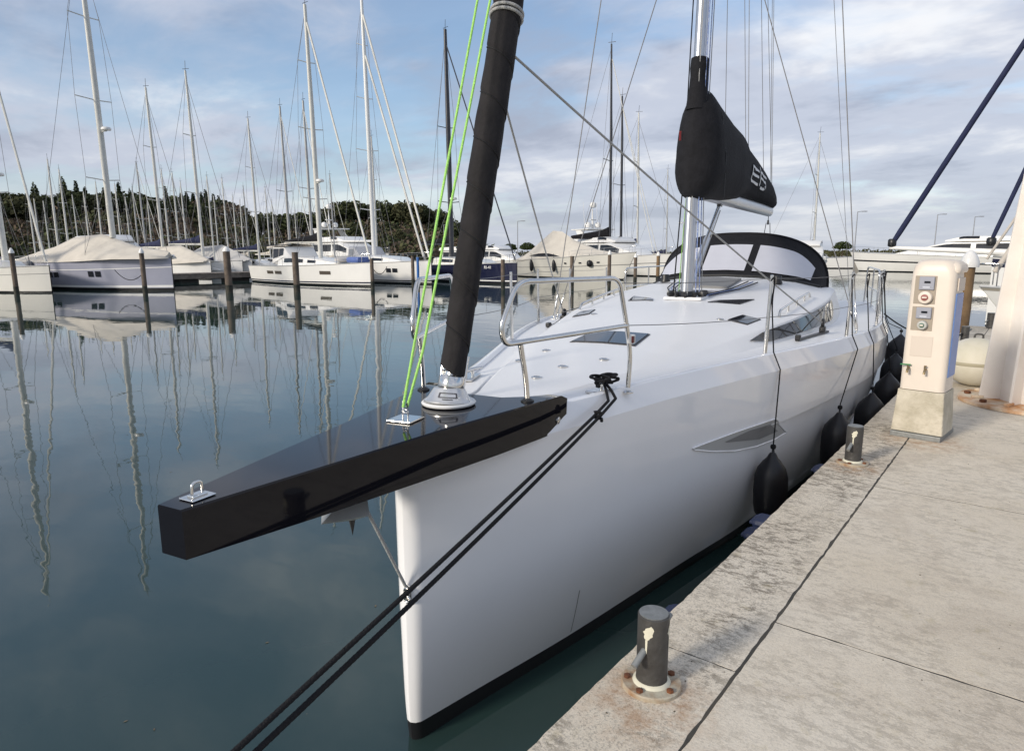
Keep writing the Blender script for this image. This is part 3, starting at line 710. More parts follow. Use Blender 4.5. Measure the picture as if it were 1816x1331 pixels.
# ------------------------------------------------------------------ pulpit, stanchions, lifelines
for s in (1, -1):
    pl = lambda u, z, e=0: Vector((s*(.318+(u-.6)*.353+e), u, z))
    m = MB(); m.tube(bend([pl(.60, ZS+.0), pl(.59, 1.72), pl(.555, 1.895)], .10), .0135, 12); PU = m.build('pulpit', STEEL, YT, 60)
    m = MB(); m.tube(bend([pl(1.37, 1.925), pl(.455, 1.905), pl(.43, 1.99), pl(.535, 2.205), pl(1.285, 2.20), pl(1.365, 1.90), pl(1.40, 1.75), pl(1.385, 1.555)], .075), .0135, 12); m.build('pulpit_frame', STEEL, PU, 60)
    m = MB(); m.lathe([(.034, 0), (.034, .006), (.018, .016)], pl(.60, ZS), 16); m.build('base_collar', PLBLK, PU, 40)
    m = MB(); m.lathe([(.032, 0), (.032, .006), (.018, .014)], pl(1.385, yz(1.385)-.028), 16); m.build('base_collar', STEEL, PU, 40)
    m = MB(); m.box(pl(1.385, 1.845, .012), (.042, .042, .055)); lt = m.build('navigation_light', mat('white_plastic', (.72, .72, .71), .35), PU, bevel=.008)
    m = MB(); m.box(pl(1.372, 1.845, .032), (.014, .030, .042)); m.build('lens', mat('red_lens', (.10, .012, .012), .15) if s > 0 else mat('green_lens', (.01, .08, .03), .15), lt, bevel=.005)
    tops = [pl(1.37, 1.93)]
    mids = []
    for u in (3.22, 4.95, 6.6, 8.3):
        v = s*(ys(u)-.10); b0 = Vector((v, u, yz(u)-.03)); t0 = Vector((v+s*.015, u+.01, yz(u)+.60))
        m = MB(); m.tube([b0, b0.lerp(t0, .5), t0], [.0155, .0145, .0125], 12); st = m.build('stanchion', STEEL, YT, 50)
        m = MB(); m.lathe([(.036, 0), (.036, .008), (.02, .02)], b0, 16); m.build('stanchion_base', STEEL, st, 40)
        m = MB(); m.lathe([(.0135, 0), (.0135, .012), (.006, .016)], t0, 12); m.build('stanchion_cap', STEEL, st, 40)
        tops.append(t0-Vector((0, 0, .012))); mids.append(b0.lerp(t0, .5))
    for a, b in zip(tops, tops[1:]):
        if a is tops[0]: a = pl(1.30, 2.17)
        m = MB(); m.tube(sag(a, b, .012, 6), .0028, 6); m.build('lifeline', WIRE, YT, 60)
    mm = [pl(1.37, 1.925)]+mids
    for a, b in zip(mm, mm[1:]):
        m = MB(); m.tube(sag(a, b, .012, 6), .0028, 6); m.build('lifeline', WIRE, YT, 60)
    # pushpit at the stern
    q = [Vector((s*(ys(9.2)-.1), 9.2, 1.41)), Vector((s*(ys(9.2)-.1), 9.2, 2.05)), Vector((s*(ys(11.4)-.08), 11.4, 2.05)), Vector((s*(ys(11.8)-.08), 11.8, 2.03)), Vector((s*(ys(11.8)-.1), 11.85, 1.40))]
    m = MB(); m.tube(bend(q, .10), .0135, 10); pp = m.build('pushpit', STEEL, YT, 60)
    m = MB(); m.tube([q[0].lerp(q[1], .5), q[4].lerp(q[3], .5)], .011, 8); m.build('pushpit_rail', STEEL, pp, 60)
    m = MB(); m.tube([Vector((s*(ys(10.4)-.1), 10.4, 1.41)), Vector((s*(ys(10.4)-.1), 10.4, 2.05))], .0125, 8); m.build('pushpit_post', STEEL, pp, 60)
# ------------------------------------------------------------------ bow cleats
for s in (1, -1):
    c = Vector((s*.465, 1.33, yz(1.33)-.02))
    m = MB(); m.box(c+Vector((0, 0, .008)), (.10, .24, .016), R_(-16)*s); CL = m.build('mooring_cleat', STEEL, YT, bevel=.006)
    for k in (-.045, .045):
        m = MB(); m.tube([c+Vector((0, k, .01)), c+Vector((0, k, .05))], .011, 10); m.build('cleat_leg', STEEL, CL, 50)
    m = MB(); m.tube([c+Vector((.03*s, -.12, .058)), c+Vector((0, -.05, .053)), c+Vector((0, .05, .053)), c+Vector((-.03*s, .12, .058))], [.008, .013, .013, .008], 10); m.build('cleat_horn', STEEL, CL, 50)
CLP = Vector((.465, 1.33, yz(1.33)-.02))
# ------------------------------------------------------------------ mast, boom, rigging
def mp(z, v=0.0, du=0.0): return Vector((v, 5.35+(z-1.8)*.0615+du, z))
rows = []
for z in [1.80, 1.9, 2.5, 3.0, 4.0, 5.0, 7, 9, 11, 13, 15, 16.8]:
    k = lerpt([(1.8, 1), (11, 1), (16.8, .62)], z); c = mp(z)
    rows.append([c+Vector((.066*k*math.cos(t*2*math.pi/28), .112*k*math.sin(t*2*math.pi/28)-.0, 0)) for t in range(28)])
m = MB(); m.rows(rows, True, True); MAST = m.build('mast', ALU, YT, 45)
m = MB(); m.tube([mp(1.85, 0, .113), mp(16.7, 0, .075)], .008, 6); m.build('sail_track', PLBLK, MAST, 50)
m = MB(); m.box(up(0, 5.36, .004), (.42, .44, .03)); m.build('mast_step_plate', DECK, MAST, bevel=.008)
rows = [[mp(z)+Vector((.10*math.cos(t*.2244)*k, .15*math.sin(t*.2244)*k, 0)) for t in range(28)] for z, k in ((1.80, 1.15), (1.83, 1.2), (1.87, 1.0), (1.90, .9))]
m = MB(); m.rows(rows, True, True); m.build('mast_collar', PLBLK, MAST, 45)
for k in range(12):                                  # turning blocks round the foot
    a = R_(k*30+10); p = up(0, 5.36)+Vector((.185*math.cos(a), .21*math.sin(a), .045))
    m = MB(); m.lathe([(.028, -.014), (.036, -.010), (.036, .010), (.028, .014)], p, 14, Matrix.Rotation(a, 3, 'Z') @ Matrix.Rotation(R_(90), 3, 'X')); m.build('turning_block', PLBLK, MAST, 40)
for s in (1, -1):
    for zz, L_ in ((6.9, 1.10), (11.6, .85)):
        m = MB(); m.tube([mp(zz), Vector((s*L_, mp(zz).y+.36, zz+.06))], .03, 8, True, .5); m.build('spreader', ALU, MAST, 50)
    m = MB(); m.tube([mp(2.66, s*.05), mp(2.66, s*.14, .02)], .008, 8); m.build('mast_hook', ALU, MAST, 50)
    cp = Vector((s*(ys(5.6)-.16), 5.6, yz(5.6)-.03))
    tip1 = Vector((s*1.10, mp(6.9).y+.36, 6.96)); tip2 = Vector((s*.85, mp(11.6).y+.36, 11.66))
    for a, b, r in ((cp, tip1, .006), (tip1, tip2, .006), (tip2, mp(16.2), .005), (cp+Vector((0, .09, 0)), mp(6.8), .0055), (tip1, mp(11.5), .005)):
        m = MB(); m.tube([a, b], r, 6); m.build('shroud', WIRE, YT, 60)
    for e in (0, .09):
        a = cp+Vector((0, e, 0)); d = (tip1-a).normalized() if e == 0 else (mp(6.8)-a).normalized()
        m = MB(); m.tube([a, a+d*.02, a+d*.03, a+d*.24, a+d*.25, a+d*.36], [.007, .007, .013, .013, .007, .006], 10); m.build('turnbuckle', STEEL, YT, 50)
    m = MB(); m.box(cp+Vector((0, .045, .004)), (.07, .22, .012)); m.build('chain_plate', STEEL, YT, bevel=.003)
    m = MB(); m.tube([Vector((s*1.55, 11.9, 1.45)), mp(15.0)], .0045, 6); m.build('backstay', WIRE, YT, 60)
# halyards down the mast
for v, du_, z1, mm, r in ((-.10, -.05, 16, ROPEB, .006), (-.115, .0, 16, ROPEB, .005), (.085, -.055, 16, ROPEBL, .007), (.10, .02, 16, ROPEBL, .006), (.115, .05, 15, ROPEY, .005), (.03, -.125, 15, ROPEY, .005), (-.085, .08, 12, ROPEG, .005)):
    m = MB(); m.tube([mp(1.86, v*1.35, du_*1.2), mp(3, v, du_), mp(z1, v*.7, du_*.7)], r, 6); m.build('mast_halyard', mm, YT, 60)
GN = mp(3.02, .02, .13); BE = Vector((.24, 10.2, 3.01))
bd = (BE-GN).normalized(); bs = Vector((bd.y, -bd.x, 0)).normalized()
rows = []
for t in (0, .03, .3, .6, .97, 1):
    c = GN.lerp(BE, t); k = .9 if t in (0, 1) else 1; rows.append([c+bs*.062*k*math.cos(a*.3142)+Vector((0, 0, .095*k*math.sin(a*.3142))) for a in range(20)])
m = MB(); m.rows(rows, True, True); BOOM = m.build('boom', ALU, YT, 45)
va, vb = mp(1.98, .01, .12), GN.lerp(BE, .235)-Vector((0, 0, .09))
m = MB(); m.tube([va, va.lerp(vb, .55)], .036, 12); VG = m.build('boom_vang', ALU, YT, 50)
m = MB(); m.tube([va.lerp(vb, .5), vb], .026, 12); m.build('vang_rod', STEEL, VG, 50)
for e in (-.05, .05):
    m = MB(); m.tube([va+Vector((e, .05, .05)), vb+Vector((e*.4, -.05, -.08))], .006, 6); m.build('vang_line', ROPEY, VG, 50)
m = MB(); m.box(vb+Vector((0, 0, .0)), (.05, .14, .06)); m.build('vang_bracket', PLBLK, VG, bevel=.01)
# sail cover: stacked sail under black canvas, higher at the mast
secs = [(-.30, .045, 2.98, 3.62), (-.26, .13, 2.925, 3.80), (-.17, .205, 2.905, 3.98), (-.02, .255, 2.90, 4.10), (.16, .262, 2.92, 4.12), (.45, .262, 2.94, 4.06), (.85, .25, 2.96, 4.0), (1.3, .235, 2.985, 3.95), (1.75, .225, 3.03, 3.91), (1.82, .185, 3.07, 3.84), (2.2, .185, 3.075, 3.80), (2.8, .18, 3.08, 3.72), (3.5, .165, 3.08, 3.61), (4.1, .15, 3.07, 3.49), (4.55, .125, 3.05, 3.36), (4.72, .06, 3.04, 3.22)]
rows = []; ns = 36
def cover_pt(t, w, z0, z1, k):
    a = 2*math.pi*k/ns; c = GN+bd*t+bs*(-.0); zc = z0+(z1-z0)*.36
    y = math.sin(a); x = math.cos(a)
    hh = (z1-zc) if y > 0 else (zc-z0)
    xx = abs(x)**(.85 if y < 0 else 1.15)*math.copysign(1, x)
    w2 = w*(1+.10*noise.noise((t*2.1, a*1.1, 1.0))+.06*noise.noise((t*6.0, a*2.0, 4.0)))
    p = Vector((c.x, c.y, 0))+bs*(xx*w2); return Vector((p.x, p.y, zc+hh*math.copysign(abs(y)**.9, y)+.012*noise.noise((t*4, a, 8))))
for sc in secs: rows.append([cover_pt(*sc, k) for k in range(ns)])
m = MB(); m.rows(rows, True, True); COVER = m.build('sail_cover', CLOTH, YT, 50)
m = MB(); m.lathe([(.15, 3.86), (.135, 3.98), (.118, 4.10), (.112, 4.22), (.118, 4.30), (.112, 4.40), (.09, 4.41)], (0, 0, 0), 24)
m.v = [tuple(Vector((x*.82, y*1.15, z))+Vector((0, mp(z).y, 0))) for x, y, z in m.v]; m.build('cover_collar', CLOTH, COVER, 50)
# the printed emblem on the port side of the cover: slanted letter and figure with a mast stroke
def on_cover(t, z):
    best = None
    for a, b in zip(secs, secs[1:]):
        if a[0] <= t <= b[0]:
            f = (t-a[0])/(b[0]-a[0]); sc = tuple(a[i]+(b[i]-a[i])*f for i in range(4)); break
    for k in range(-90, 91, 2):
        p = cover_pt(*sc, (k/360*ns) % ns)
        if best is None or abs(p.z-z) < abs(best.z-z): best = p
    return best+bs*.012
EMB = mat('white_print', (.72, .72, .72), .6)
def stroke(pts, w=.03):
    q = MB()
    for a, b in zip(pts, pts[1:]):
        d = Vector((b[0]-a[0], b[1]-a[1])); n_ = Vector((-d.y, d.x)).normalized()*w/2; rws = []
        for j in range(5):
            c = Vector(a[:2])+d*j/4; rws.append([on_cover(c.x+n_.x*e, c.y+n_.y*e) for e in (-1, 0, 1)])
        q.rows(rws)
    return q
et, ek = 1.95, 1.35
strokes = [[(0, 3.24), (.10, 3.62)], [(0, 3.24), (.36, 3.20)], [(.05, 3.43), (.38, 3.39)], [(.10, 3.62), (.42, 3.55)],
           [(.50, 3.56), (.95, 3.48)], [(.50, 3.56), (.47, 3.40)], [(.47, 3.40), (.85, 3.35), (.90, 3.24), (.75, 3.14), (.50, 3.14)], [(.44, 3.18), (.52, 3.70)]]
strokes = [[(et+a*ek, 3.37+(b-3.40)*.52) for a, b in st] for st in strokes]
q = MB()
for st in strokes: q2 = stroke(st, .036); q.add(q2.v, q2.f)
q.build('emblem', EMB, COVER)
c = GN+bd*-.24-bs*.10
m = MB(); m.box(Vector((c.x-.035, c.y-.04, 3.58)), (.004, .024, .10), R_(-40)); m.build('red_tag', RED, COVER)
m = MB(); m.tube([GN+bd*.18+bs*.258+Vector((0, 0, -.08)), GN+bd*.20+bs*.262+Vector((0, 0, .35)), GN+bd*.16+bs*.20+Vector((0, 0, .85))], .004, 6); m.build('zip_seam', PLBLK, COVER, 50)
# lines over the boom
for t, v, top in ((.42, .16, mp(11.5, .06, .1)), (.42, -.16, mp(11.5, -.06, .1)), (.70, .13, mp(11.5, .06, .1)), (.70, -.13, mp(11.5, -.06, .1)), (.93, .08, mp(11.5, .06, .1)), (.995, .0, mp(16.6, 0, .1)), (.985, .03, mp(16.5, .03, .1))):
    a = GN.lerp(BE, t)+bs*v+Vector((0, 0, .25 if t < .9 else .16)); m = MB(); m.tube([a, top], .0042, 6); m.build('lazy_line', WIRE, YT, 60)
a = BE-bd*.10-Vector((0, 0, .10))
m = MB(); m.lathe([(.03, -.014), (.04, -.01), (.04, .01), (.03, .014)], a-Vector((0, 0, .09)), 14, Matrix.Rotation(R_(90), 3, 'Y')); m.build('mainsheet_block', PLBLK, BOOM, 40)
m = MB(); m.tube([a+Vector((0, 0, .02)), a-Vector((0, 0, .06))], .006, 6); m.build('block_strap', ROPEB, BOOM, 50)
for e in (-.03, .03):
    m = MB(); m.tube([a+Vector((e, 0, -.1)), Vector((e*4+.2, 10.2, 1.9))], .006, 6); m.build('mainsheet', ROPEB, BOOM, 50)
# jib sheets from the clew to the side-deck cars
for s in (1, -1):
    cl = fs(3.36)+Vector((s*.06, .02, 0)); car = Vector((s*1.43, 5.15, deckz(1.43, 5.15)+.12))
    m = MB(); m.tube(sag(cl, car, .03, 10), .007, 8); m.build('jib_sheet', ROPEY, YT, 60)
    m = MB(); m.tube(sag(car, Vector((s*1.30, 8.6, 1.78)), -.0, 6), .007, 6); m.build('jib_sheet_tail', ROPEY, YT, 60)
# control lines and pads on the coachroof
for s in (1, -1):
    for k in range(3):
        m = MB(); m.tube([up(s*(.16+.03*k), 5.5, .02), up(s*(.34+.05*k), 6.2, .018), up(s*(.42+.06*k), 7.0, .018)], .007, 6); m.build('control_line', ROPEBL if k % 2 else ROPEB, YT, 60)
    m = MB(); m.lathe([(.07, 0), (.07, .02), (.055, .05), (.06, .09), (.05, .11)], up(s*.75, 7.25, 0), 20); m.build('winch', PLBLK, YT, 40)
patch('companion_pad', [(-.28, 6.3), (.28, 6.3), (.30, 7.2), (-.30, 7.2)], GREYM, .03, YT, thick=.03)
patch('midship_hatch', [(-.25, 5.72), (.25, 5.72), (.25, 6.0), (-.25, 6.0)], GLASS, .014, YT, thick=.02)
for s in (1, -1):                                    # dark wedge-shaped skylights beside the mast
    c = [(s*.30, 5.05), (s*.62, 5.15), (s*.70, 5.62), (s*.34, 5.2)]
    patch('roof_window', c if s > 0 else c[::-1], GLASS, .010, YT, thick=.012)
# ------------------------------------------------------------------ sprayhood
def hood(phi, t):
    u = 7.65+t*1.10; wv = lerpt([(0, 1.22), (1, 1.27)], t); zb = deckz(min(wv, 1.26), min(u, 9.2))-.01
    n_ = 2.5; c, s = math.cos(phi), math.sin(phi)
    v = wv*math.copysign(abs(c)**(2/n_), c)
    zt = lerpt([(0, deckz(0, 7.65)+.03), (1, 2.60)], t)
    
    z = zb+(zt-zb)*abs(s)**(2/n_)
    if t == 0: z = deckz(v, 7.65)+.03
    else:
        z0 = deckz(v, 7.65)+.03; zz = zb+(2.60-zb)*abs(s)**(2/n_); z = z0+(zz-z0)*t if zz > z0 else zz
    uu = u+.80*(abs(v)/1.3)**2.4*(1-t*.55)
    return Vector((v, uu, z))
PHI = [math.pi*k/48 for k in range(49)]
m = MB(); m.rows([[hood(p, t/8) for p in PHI] for t in range(9)]); SH = m.build('sprayhood', CLOTH, YT, 50)
rows = []
for t in range(7):
    k = t/6; r = []
    for p in PHI:
        q = hood(p, 1.0); r.append(Vector((q.x*(1-.02*k), q.y+k*1.0*(1-.35*(abs(q.x)/1.4)**2), q.z+.035*math.sin(k*math.pi)*(abs(math.sin(p))) - (.06*k))))
    rows.append(r)
m = MB(); m.rows(rows); m.build('hood_roof', CLOTH, SH, 50)
m = MB(); m.tube([hood(p, 1.0)+Vector((0, .02, 0)) for p in PHI], .03, 8); m.build('hood_bow', CLOTH, SH, 60)
def vphi(v, t):
    best = min(PHI, key=lambda p: abs(hood(p, t).x-v)); lo, hi = 0, math.pi
    for _ in range(30):
        mi = (lo+hi)/2
        if hood(mi, t).x > v: lo = mi
        else: hi = mi
    return lo
nrm = lambda p: Vector((p.x*.35, -1, .55)).normalized()*.014
for v0, v1 in ((-.36, .24), (.34, 1.08), (-1.08, -.46)):
    rows = []
    for i in range(13):
        v = v0+(v1-v0)*i/12; r = []
        for j in range(7):
            t = .10+.62*j/6
            if abs(v) > .75: t = .10+(.62-.28*((abs(v)-.75)/.42)**2)*j/6
            p = hood(vphi(v*(1+.06*t), t), t); r.append(p+nrm(p))
        rows.append(r)
    m = MB(); m.rows(rows); m.build('hood_window', MESHW, SH, 50)
m = MB(); m.tube([hood(p, 0)+Vector((0, -.02, -.005)) for p in PHI[2:-2]], .016, 8); m.build('hood_base_rail', mat('dull_black_trim', (.02, .02, .02), .6), SH, 60)
# ------------------------------------------------------------------ hull window, its recess shade painted as a flat grey panel (found on the hull along the ray of its corners)
def hull_hit(x, y, off=0.0):
    d = YI.to_3x3() @ ray(x, y); o_ = YI @ CAM; prev = None; t = 1.0
    while t < 30:
        p = o_+d*t
        if p.y > .2 and 0 < p.z < 1.45:
            g_ = p.x-(half(p.y, p.z)+off)
            if prev is not None and g_ <= 0 < prev: return p
            prev = g_
        t += .004
    return None
def on_hull(u, z, off): return Vector((half(u, z)+off, u, z))
def hull_panel(name, px, m_, off, parent, n=20):
    top = [hull_hit(*p) for p in px[0]]; bot = [hull_hit(*p) for p in px[1]]; rws = []
    for i in range(n+1):
        def along(L):
            f = i/n*(len(L)-1); k = min(int(f), len(L)-2); return L[k].lerp(L[k+1], f-k)
        a, b = along(top), along(bot); r = []
        for j in range(7):
            q = a.lerp(b, j/6); r.append(on_hull(q.y, q.z, off))
        rws.append(r)
    q = MB(); q.rows(rws); return q.build(name, m_, parent, 50), top, bot
HW, top, bot = hull_panel('recess_shade_panel', ([(1227, 794), (1300, 767), (1374, 742)], [(1229, 797), (1262, 800), (1302, 799), (1340, 791), (1372, 779), (1393, 766)]), GREYP, .004, YT)
hull_panel('hull_window', ([(1284, 783), (1330, 762), (1366, 752)], [(1286, 784), (1345, 778), (1378, 764)]), GREYD, .0075, HW)
edge = [on_hull(p.y, p.z, .006) for p in top]+[on_hull(p.y, p.z, .006) for p in bot[::-1]]
ee = []
for a, b in zip(edge, edge[1:]):
    for j in range(6): q = a.lerp(b, j/6); ee.append(on_hull(q.y, q.z, .006))
m = MB(); m.tube(ee+[edge[-1], edge[0]], .006, 6); m.build('surround_lip', GEL, HW, 60)
# small scuff line on the topside
m = MB(); m.tube([on_hull(1.02, z, .002) for z in (.40, .30, .20, .12)], .0016, 5); m.build('scuff_line', GREYD, YT)

# ------------------------------------------------------------------ fenders and mooring lines (things of their own)
FL = ['black round-topped fender hanging beside the hull window', 'black fender next aft of the one by the hull window',
      'black fender third along from the hull window', 'black fender fourth along from the hull window',
      'black fender fifth along from the hull window', 'black fender hung high by the last stanchion']
def fender(u, ztop, r, L_, label, uline):
    v = max(half(u, ztop-.15), half(u, ztop-L_*.6))+r+.012
    p = YM @ Vector((v, u, ztop-L_)); o = empty('fender', p, ANG, label, 'fender', 'black fenders between the yacht and the quay')
    prof = [(.02, .0), (r*.55, .02), (r*.86, .07), (r*.97, .14), (r, .24), (r, L_-.26), (r*.97, L_-.19), (r*.84, L_-.125), (r*.55, L_-.07), (r*.32, L_-.035), (.03, L_-.012), (.022, L_)]
    b = MB(); b.lathe(prof, seg=28); b.build('body', FEND, o, 55)
    b = MB(); b.tube([(.0, .012+.026*math.cos(t*.524), L_-.005+.03*math.sin(t*.524)) for t in range(13)], .009, 6, False); b.build('eye', FEND, o, 60)
    b = MB(); b.lathe([(.018, -.016), (.022, 0), (.018, .016)], (0, 0, L_+.05), 8); b.build('knot', ROPEB, o, 50)
    uo = u+(uline-u)*.9; rail = Vector((ys(uo)-.03-v, uo-u, yz(uo)+.004-(ztop-L_)))
    tp = Vector((ys(uline)-.09-v, uline-u, yz(uline)+.55-(ztop-L_)))
    over = Vector((ys(uo)+.028-v, uo-u, yz(uo)-.12-(ztop-L_)))
    b = MB(); b.tube([(0, 0, L_), Vector((0, 0, L_+.08)), over, rail+Vector((0, 0, .01)), tp], .0058, 6); b.build('lanyard', ROPEB, o, 60)
    b = MB(); b.tube(bend([tp+Vector((0, -.03, .02)), tp+Vector((.02, .0, .05)), tp+Vector((.02, .05, .02)), tp+Vector((.01, .06, -.12)), tp+Vector((.015, .03, -.2))], .03), .0058, 6); b.build('lanyard_tail', ROPEB, o, 60)
    return o
for i, (u, zt, ul) in enumerate(((3.02, .80, 3.23), (4.35, .88, 4.94), (5.35, .90, 5.5), (6.4, .95, 6.6), (7.4, 1.05, 7.3), (8.3, 1.2, 8.3))):
    fender(u, zt, (.128, .14, .15, .155, .16, .17)[i], (.56, .58, .62, .64, .66, .70)[i], FL[i], ul)

def yp(v, u, z): return YM @ Vector((v, u, z))
clw = YM @ (CLP+Vector((0, 0, .05)))
rail1, rail2 = yp(.565, 1.13, 1.515), yp(.582, 1.205, 1.515)
best = None
for k in range(-300, 60):                            # shore end on the quay behind the camera: the spot whose line crosses the stem where the photo shows it
    e = Vector((-.95, k*.01, .90)); a = rail1
    d = min(math.dist(proj(a.lerp(e, t/60)), (705, 1045)) for t in range(2, 60) if proj(a.lerp(e, t/60)) and (ROT.transposed() @ (a.lerp(e, t/60)-CAM)).z < -.2)
    if best is None or d < best[0]: best = (d, e)
SHORE = best[1]
def laid(pts, r, step=.007, seg=12, lay=.055):
    pts = [Vector(p) for p in pts]; P = []; d = 0.0
    for a, b in zip(pts, pts[1:]):
        n = max(1, int((b-a).length/step))
        for k in range(n): P.append(a.lerp(b, k/n))
    P.append(pts[-1]); b = MB(); b.tube(P, r, seg); acc = 0.0
    for i, p in enumerate(P):
        if i: acc += (P[i]-P[i-1]).length
        for k in range(seg):
            q = Vector(b.v[i*seg+k]); f = 1+.16*abs(math.cos(1.5*(2*math.pi*k/seg-2*math.pi*acc/lay)))-.08
            b.v[i*seg+k] = tuple(p+(q-p)*f)
    return b
def rope(name, pts, r, m_, label, cat='rope', group=None):
    b = MB()
    if group == 'bow mooring lines': b = laid(pts, r)
    else: b.tube(pts, r, 10)
    return tag(b.build(name, m_, None, 60), label, cat, group)
for i, (rl, dx) in enumerate(((rail1, 0), (rail2, .022))):
    e = SHORE+Vector((dx*.9, dx*.9, 0)); a = clw+Vector((dx*.6, 0, 0))
    pts = [a, a.lerp(rl, .6)+Vector((0, 0, .012)), rl+Vector((0, 0, .008))]+sag(rl, e, .045+.026*i, 24)[1:]
    rope('mooring_line', pts, .0082, ROPEB, ('black bow mooring line led straight off the port cleat', 'black bow mooring line with a knot just below the cleat')[i], 'rope', 'bow mooring lines')
    if i == 1:
        k = rl.lerp(e, .05); mo = bpy.data.objects['mooring_line.001']
        b = MB(); b.tube([k+Vector((.018*math.cos(t*1.1), .018*math.sin(t*1.3), -.03+.006*t)) for t in range(10)], .009, 8); b.build('knot', ROPEB, mo, 60)
# turns of rope round the cleat
pts = []
for t in range(64):
    a = t*.55; q = .55+.45*math.sin(t*.31+1); pts.append(clw+Vector((.05*math.cos(a)*q+.02*math.sin(t*.9), .085*math.sin(a*.83)+.015*math.cos(t*1.7), -.012+.055*(.5+.5*math.sin(a*.61+.8)))))
pts = bend(pts, .02, 3)
rope('cleat_hitch', pts, .0078, ROPEB, 'tangle of black rope hitched round the port bow cleat', 'rope')
rope('stern_spring_line', sag(yp(ys(9.0), 9.0, 1.42), (-.90, 13.1, 1.02), .18), .010, ROPEB, 'black line sagging from the yacht to the bollard beyond the buoy')

# ================================================================== SHORE, HILL AND TREES
LAND = mat('wooded_hill_ground', (.045, .042, .026), .95, col2=(.028, .030, .018), vscale=.15)
PROF = [(-200, 352), (0, 345), (60, 350), (110, 340), (200, 342), (300, 348), (400, 358), (440, 376), (500, 382), (560, 376), (600, 360), (700, 357), (760, 368), (810, 390), (850, 420), (900, 437), (1000, 441)]
def ridge_h(x, D):
    return z_at(at_dist(x, D), lerpt(PROF, x))
rows = []
for xi in range(-260, 960, 20):
    r = []
    for D in (128, 134, 150, 170, 190, 215, 240, 300, 420):
        H_ = max(.8, ridge_h(xi, 215)-7.5); k = max(0, min(1, (D-130)/80)); k = k*k*(3-2*k)
        p = at_dist(xi, D); r.append((p.x, p.y, -.5 if D == 128 else (.9+(H_-.9)*k if D <= 240 else H_*.9)))
    rows.append(r)
m = MB(); m.rows(rows); tag(m.build('hill', LAND, None, 60), 'low wooded hill rising behind the marina', kind='structure')
p0, p1 = at_dist(860, 170), at_dist(2050, 150)
m = MB(); a0 = at_dist(850, 128); a1 = at_dist(1250, 112); a2 = at_dist(1900, 105); b0 = at_dist(850, 420); b1 = at_dist(1250, 420); b2 = at_dist(1900, 420)
m.add([(*a0.xy, 1.0), (*a1.xy, 1.0), (*a2.xy, 1.0), (*b2.xy, 1.4), (*b1.xy, 1.4), (*b0.xy, 1.4), (*a0.xy, -1), (*a1.xy, -1), (*a2.xy, -1)], [(0, 1, 4, 5), (1, 2, 3, 4), (6, 7, 1, 0), (7, 8, 2, 1)])
tag(m.build('shore', mat('far_quay_stone', (.25, .235, .21), .9, var=.3, vscale=.4)), 'low stone quay along the far shore', kind='structure')

G1 = mat('dark_cypress_foliage', (.050, .066, .033), .9, spec=.1, col2=(.030, .040, .021), vscale=.8)
G2 = mat('dark_pine_foliage', (.078, .092, .044), .9, spec=.1, col2=(.040, .048, .025), vscale=.7)
G3 = mat('olive_scrub_foliage', (.095, .098, .050), .9, spec=.1, col2=(.034, .032, .018), vscale=.5)
G4 = mat('brown_winter_twigs', (.15, .115, .085), .9, spec=.1, col2=(.085, .066, .050), vscale=.6)
G5 = mat('umbrella_pine_foliage', (.058, .078, .028), .9, spec=.1, col2=(.022, .032, .013), vscale=.9)
BARK = mat('tree_bark', (.09, .065, .045), .9, var=.3)
def leaves(mb, rnd, cen, ext, n, size, shape):
    for _ in range(n):
        while True:
            p = Vector((rnd.uniform(-1, 1), rnd.uniform(-1, 1), rnd.uniform(0, 1))); rr = math.hypot(p.x, p.y)
            e = shape(p.z)*(1+(.22 if ext[0] > 2.5 or ext[1] < 6 else .10)*noise.noise((p.x*2.2+cen[0], p.y*2.2+cen[1], p.z*3.1)))
            if rr < e and rr > e*rnd.uniform(0, .9): break
        c = Vector((cen[0]+p.x*ext[0], cen[1]+p.y*ext[0], cen[2]+p.z*ext[1])); s_ = size*rnd.uniform(.5, 1.25)
        a = Vector((rnd.gauss(0, 1), rnd.gauss(0, 1), rnd.gauss(0, 1))).normalized(); b = a.orthogonal().normalized(); c2 = a.cross(b)
        mb.add([c+b*s_*.6, c+c2*s_*.42, c-b*s_*.6, c-c2*s_*.42], [(0, 1, 2, 3)])
CYP = lambda z: max(.05, min(1, z*6+.35))*(1-z)**.55
PIN = lambda z: (1-z)**.8*(.93+.07*math.sin(z*26))+.03
RND_ = lambda z: math.sqrt(max(0, 1-(2*z-1)**2))*.98+.05
UMB = lambda z: (1-z)**.35*min(1, .55+z*2)
KINDS_ = {}
def tree_proto(key, shape, wid, ht, trunk, n, size, m_, seed):
    rnd = random.Random(seed); t = bpy.data.objects.new(key, None); COL.objects.link(t)
    b = MB()
    b.tube([(0, 0, -.6), (0, 0, trunk*.6), (rnd.uniform(-.15, .15), .1, trunk+ht*.35)], [.22, .17, .07], 7)
    for k in range(4):
        a = rnd.uniform(0, 6.28); z0 = trunk+ht*(.05+.08*k); b.tube([(0, 0, z0*.9), (math.cos(a)*wid*.55, math.sin(a)*wid*.55, z0+ht*.22)], [.08, .025], 5)
    b.build('trunk', BARK, t, 60)
    b = MB(); leaves(b, rnd, (0, 0, trunk), (wid, ht), n, size, shape); b.build('crown', m_, t)
    KINDS_[key] = (t, trunk+ht); return t
tree_proto('cypress_tree', CYP, .95, 9.2, .6, 1300, .45, G1, 1)
tree_proto('conifer_tree', PIN, 2.0, 8.6, 1.0, 2600, .46, G2, 2)
tree_proto('pine_tree', RND_, 3.1, 4.6, 2.6, 620, .80, G2, 3)
tree_proto('broadleaf_tree', RND_, 3.0, 5.2, 1.6, 520, .78, G3, 4)
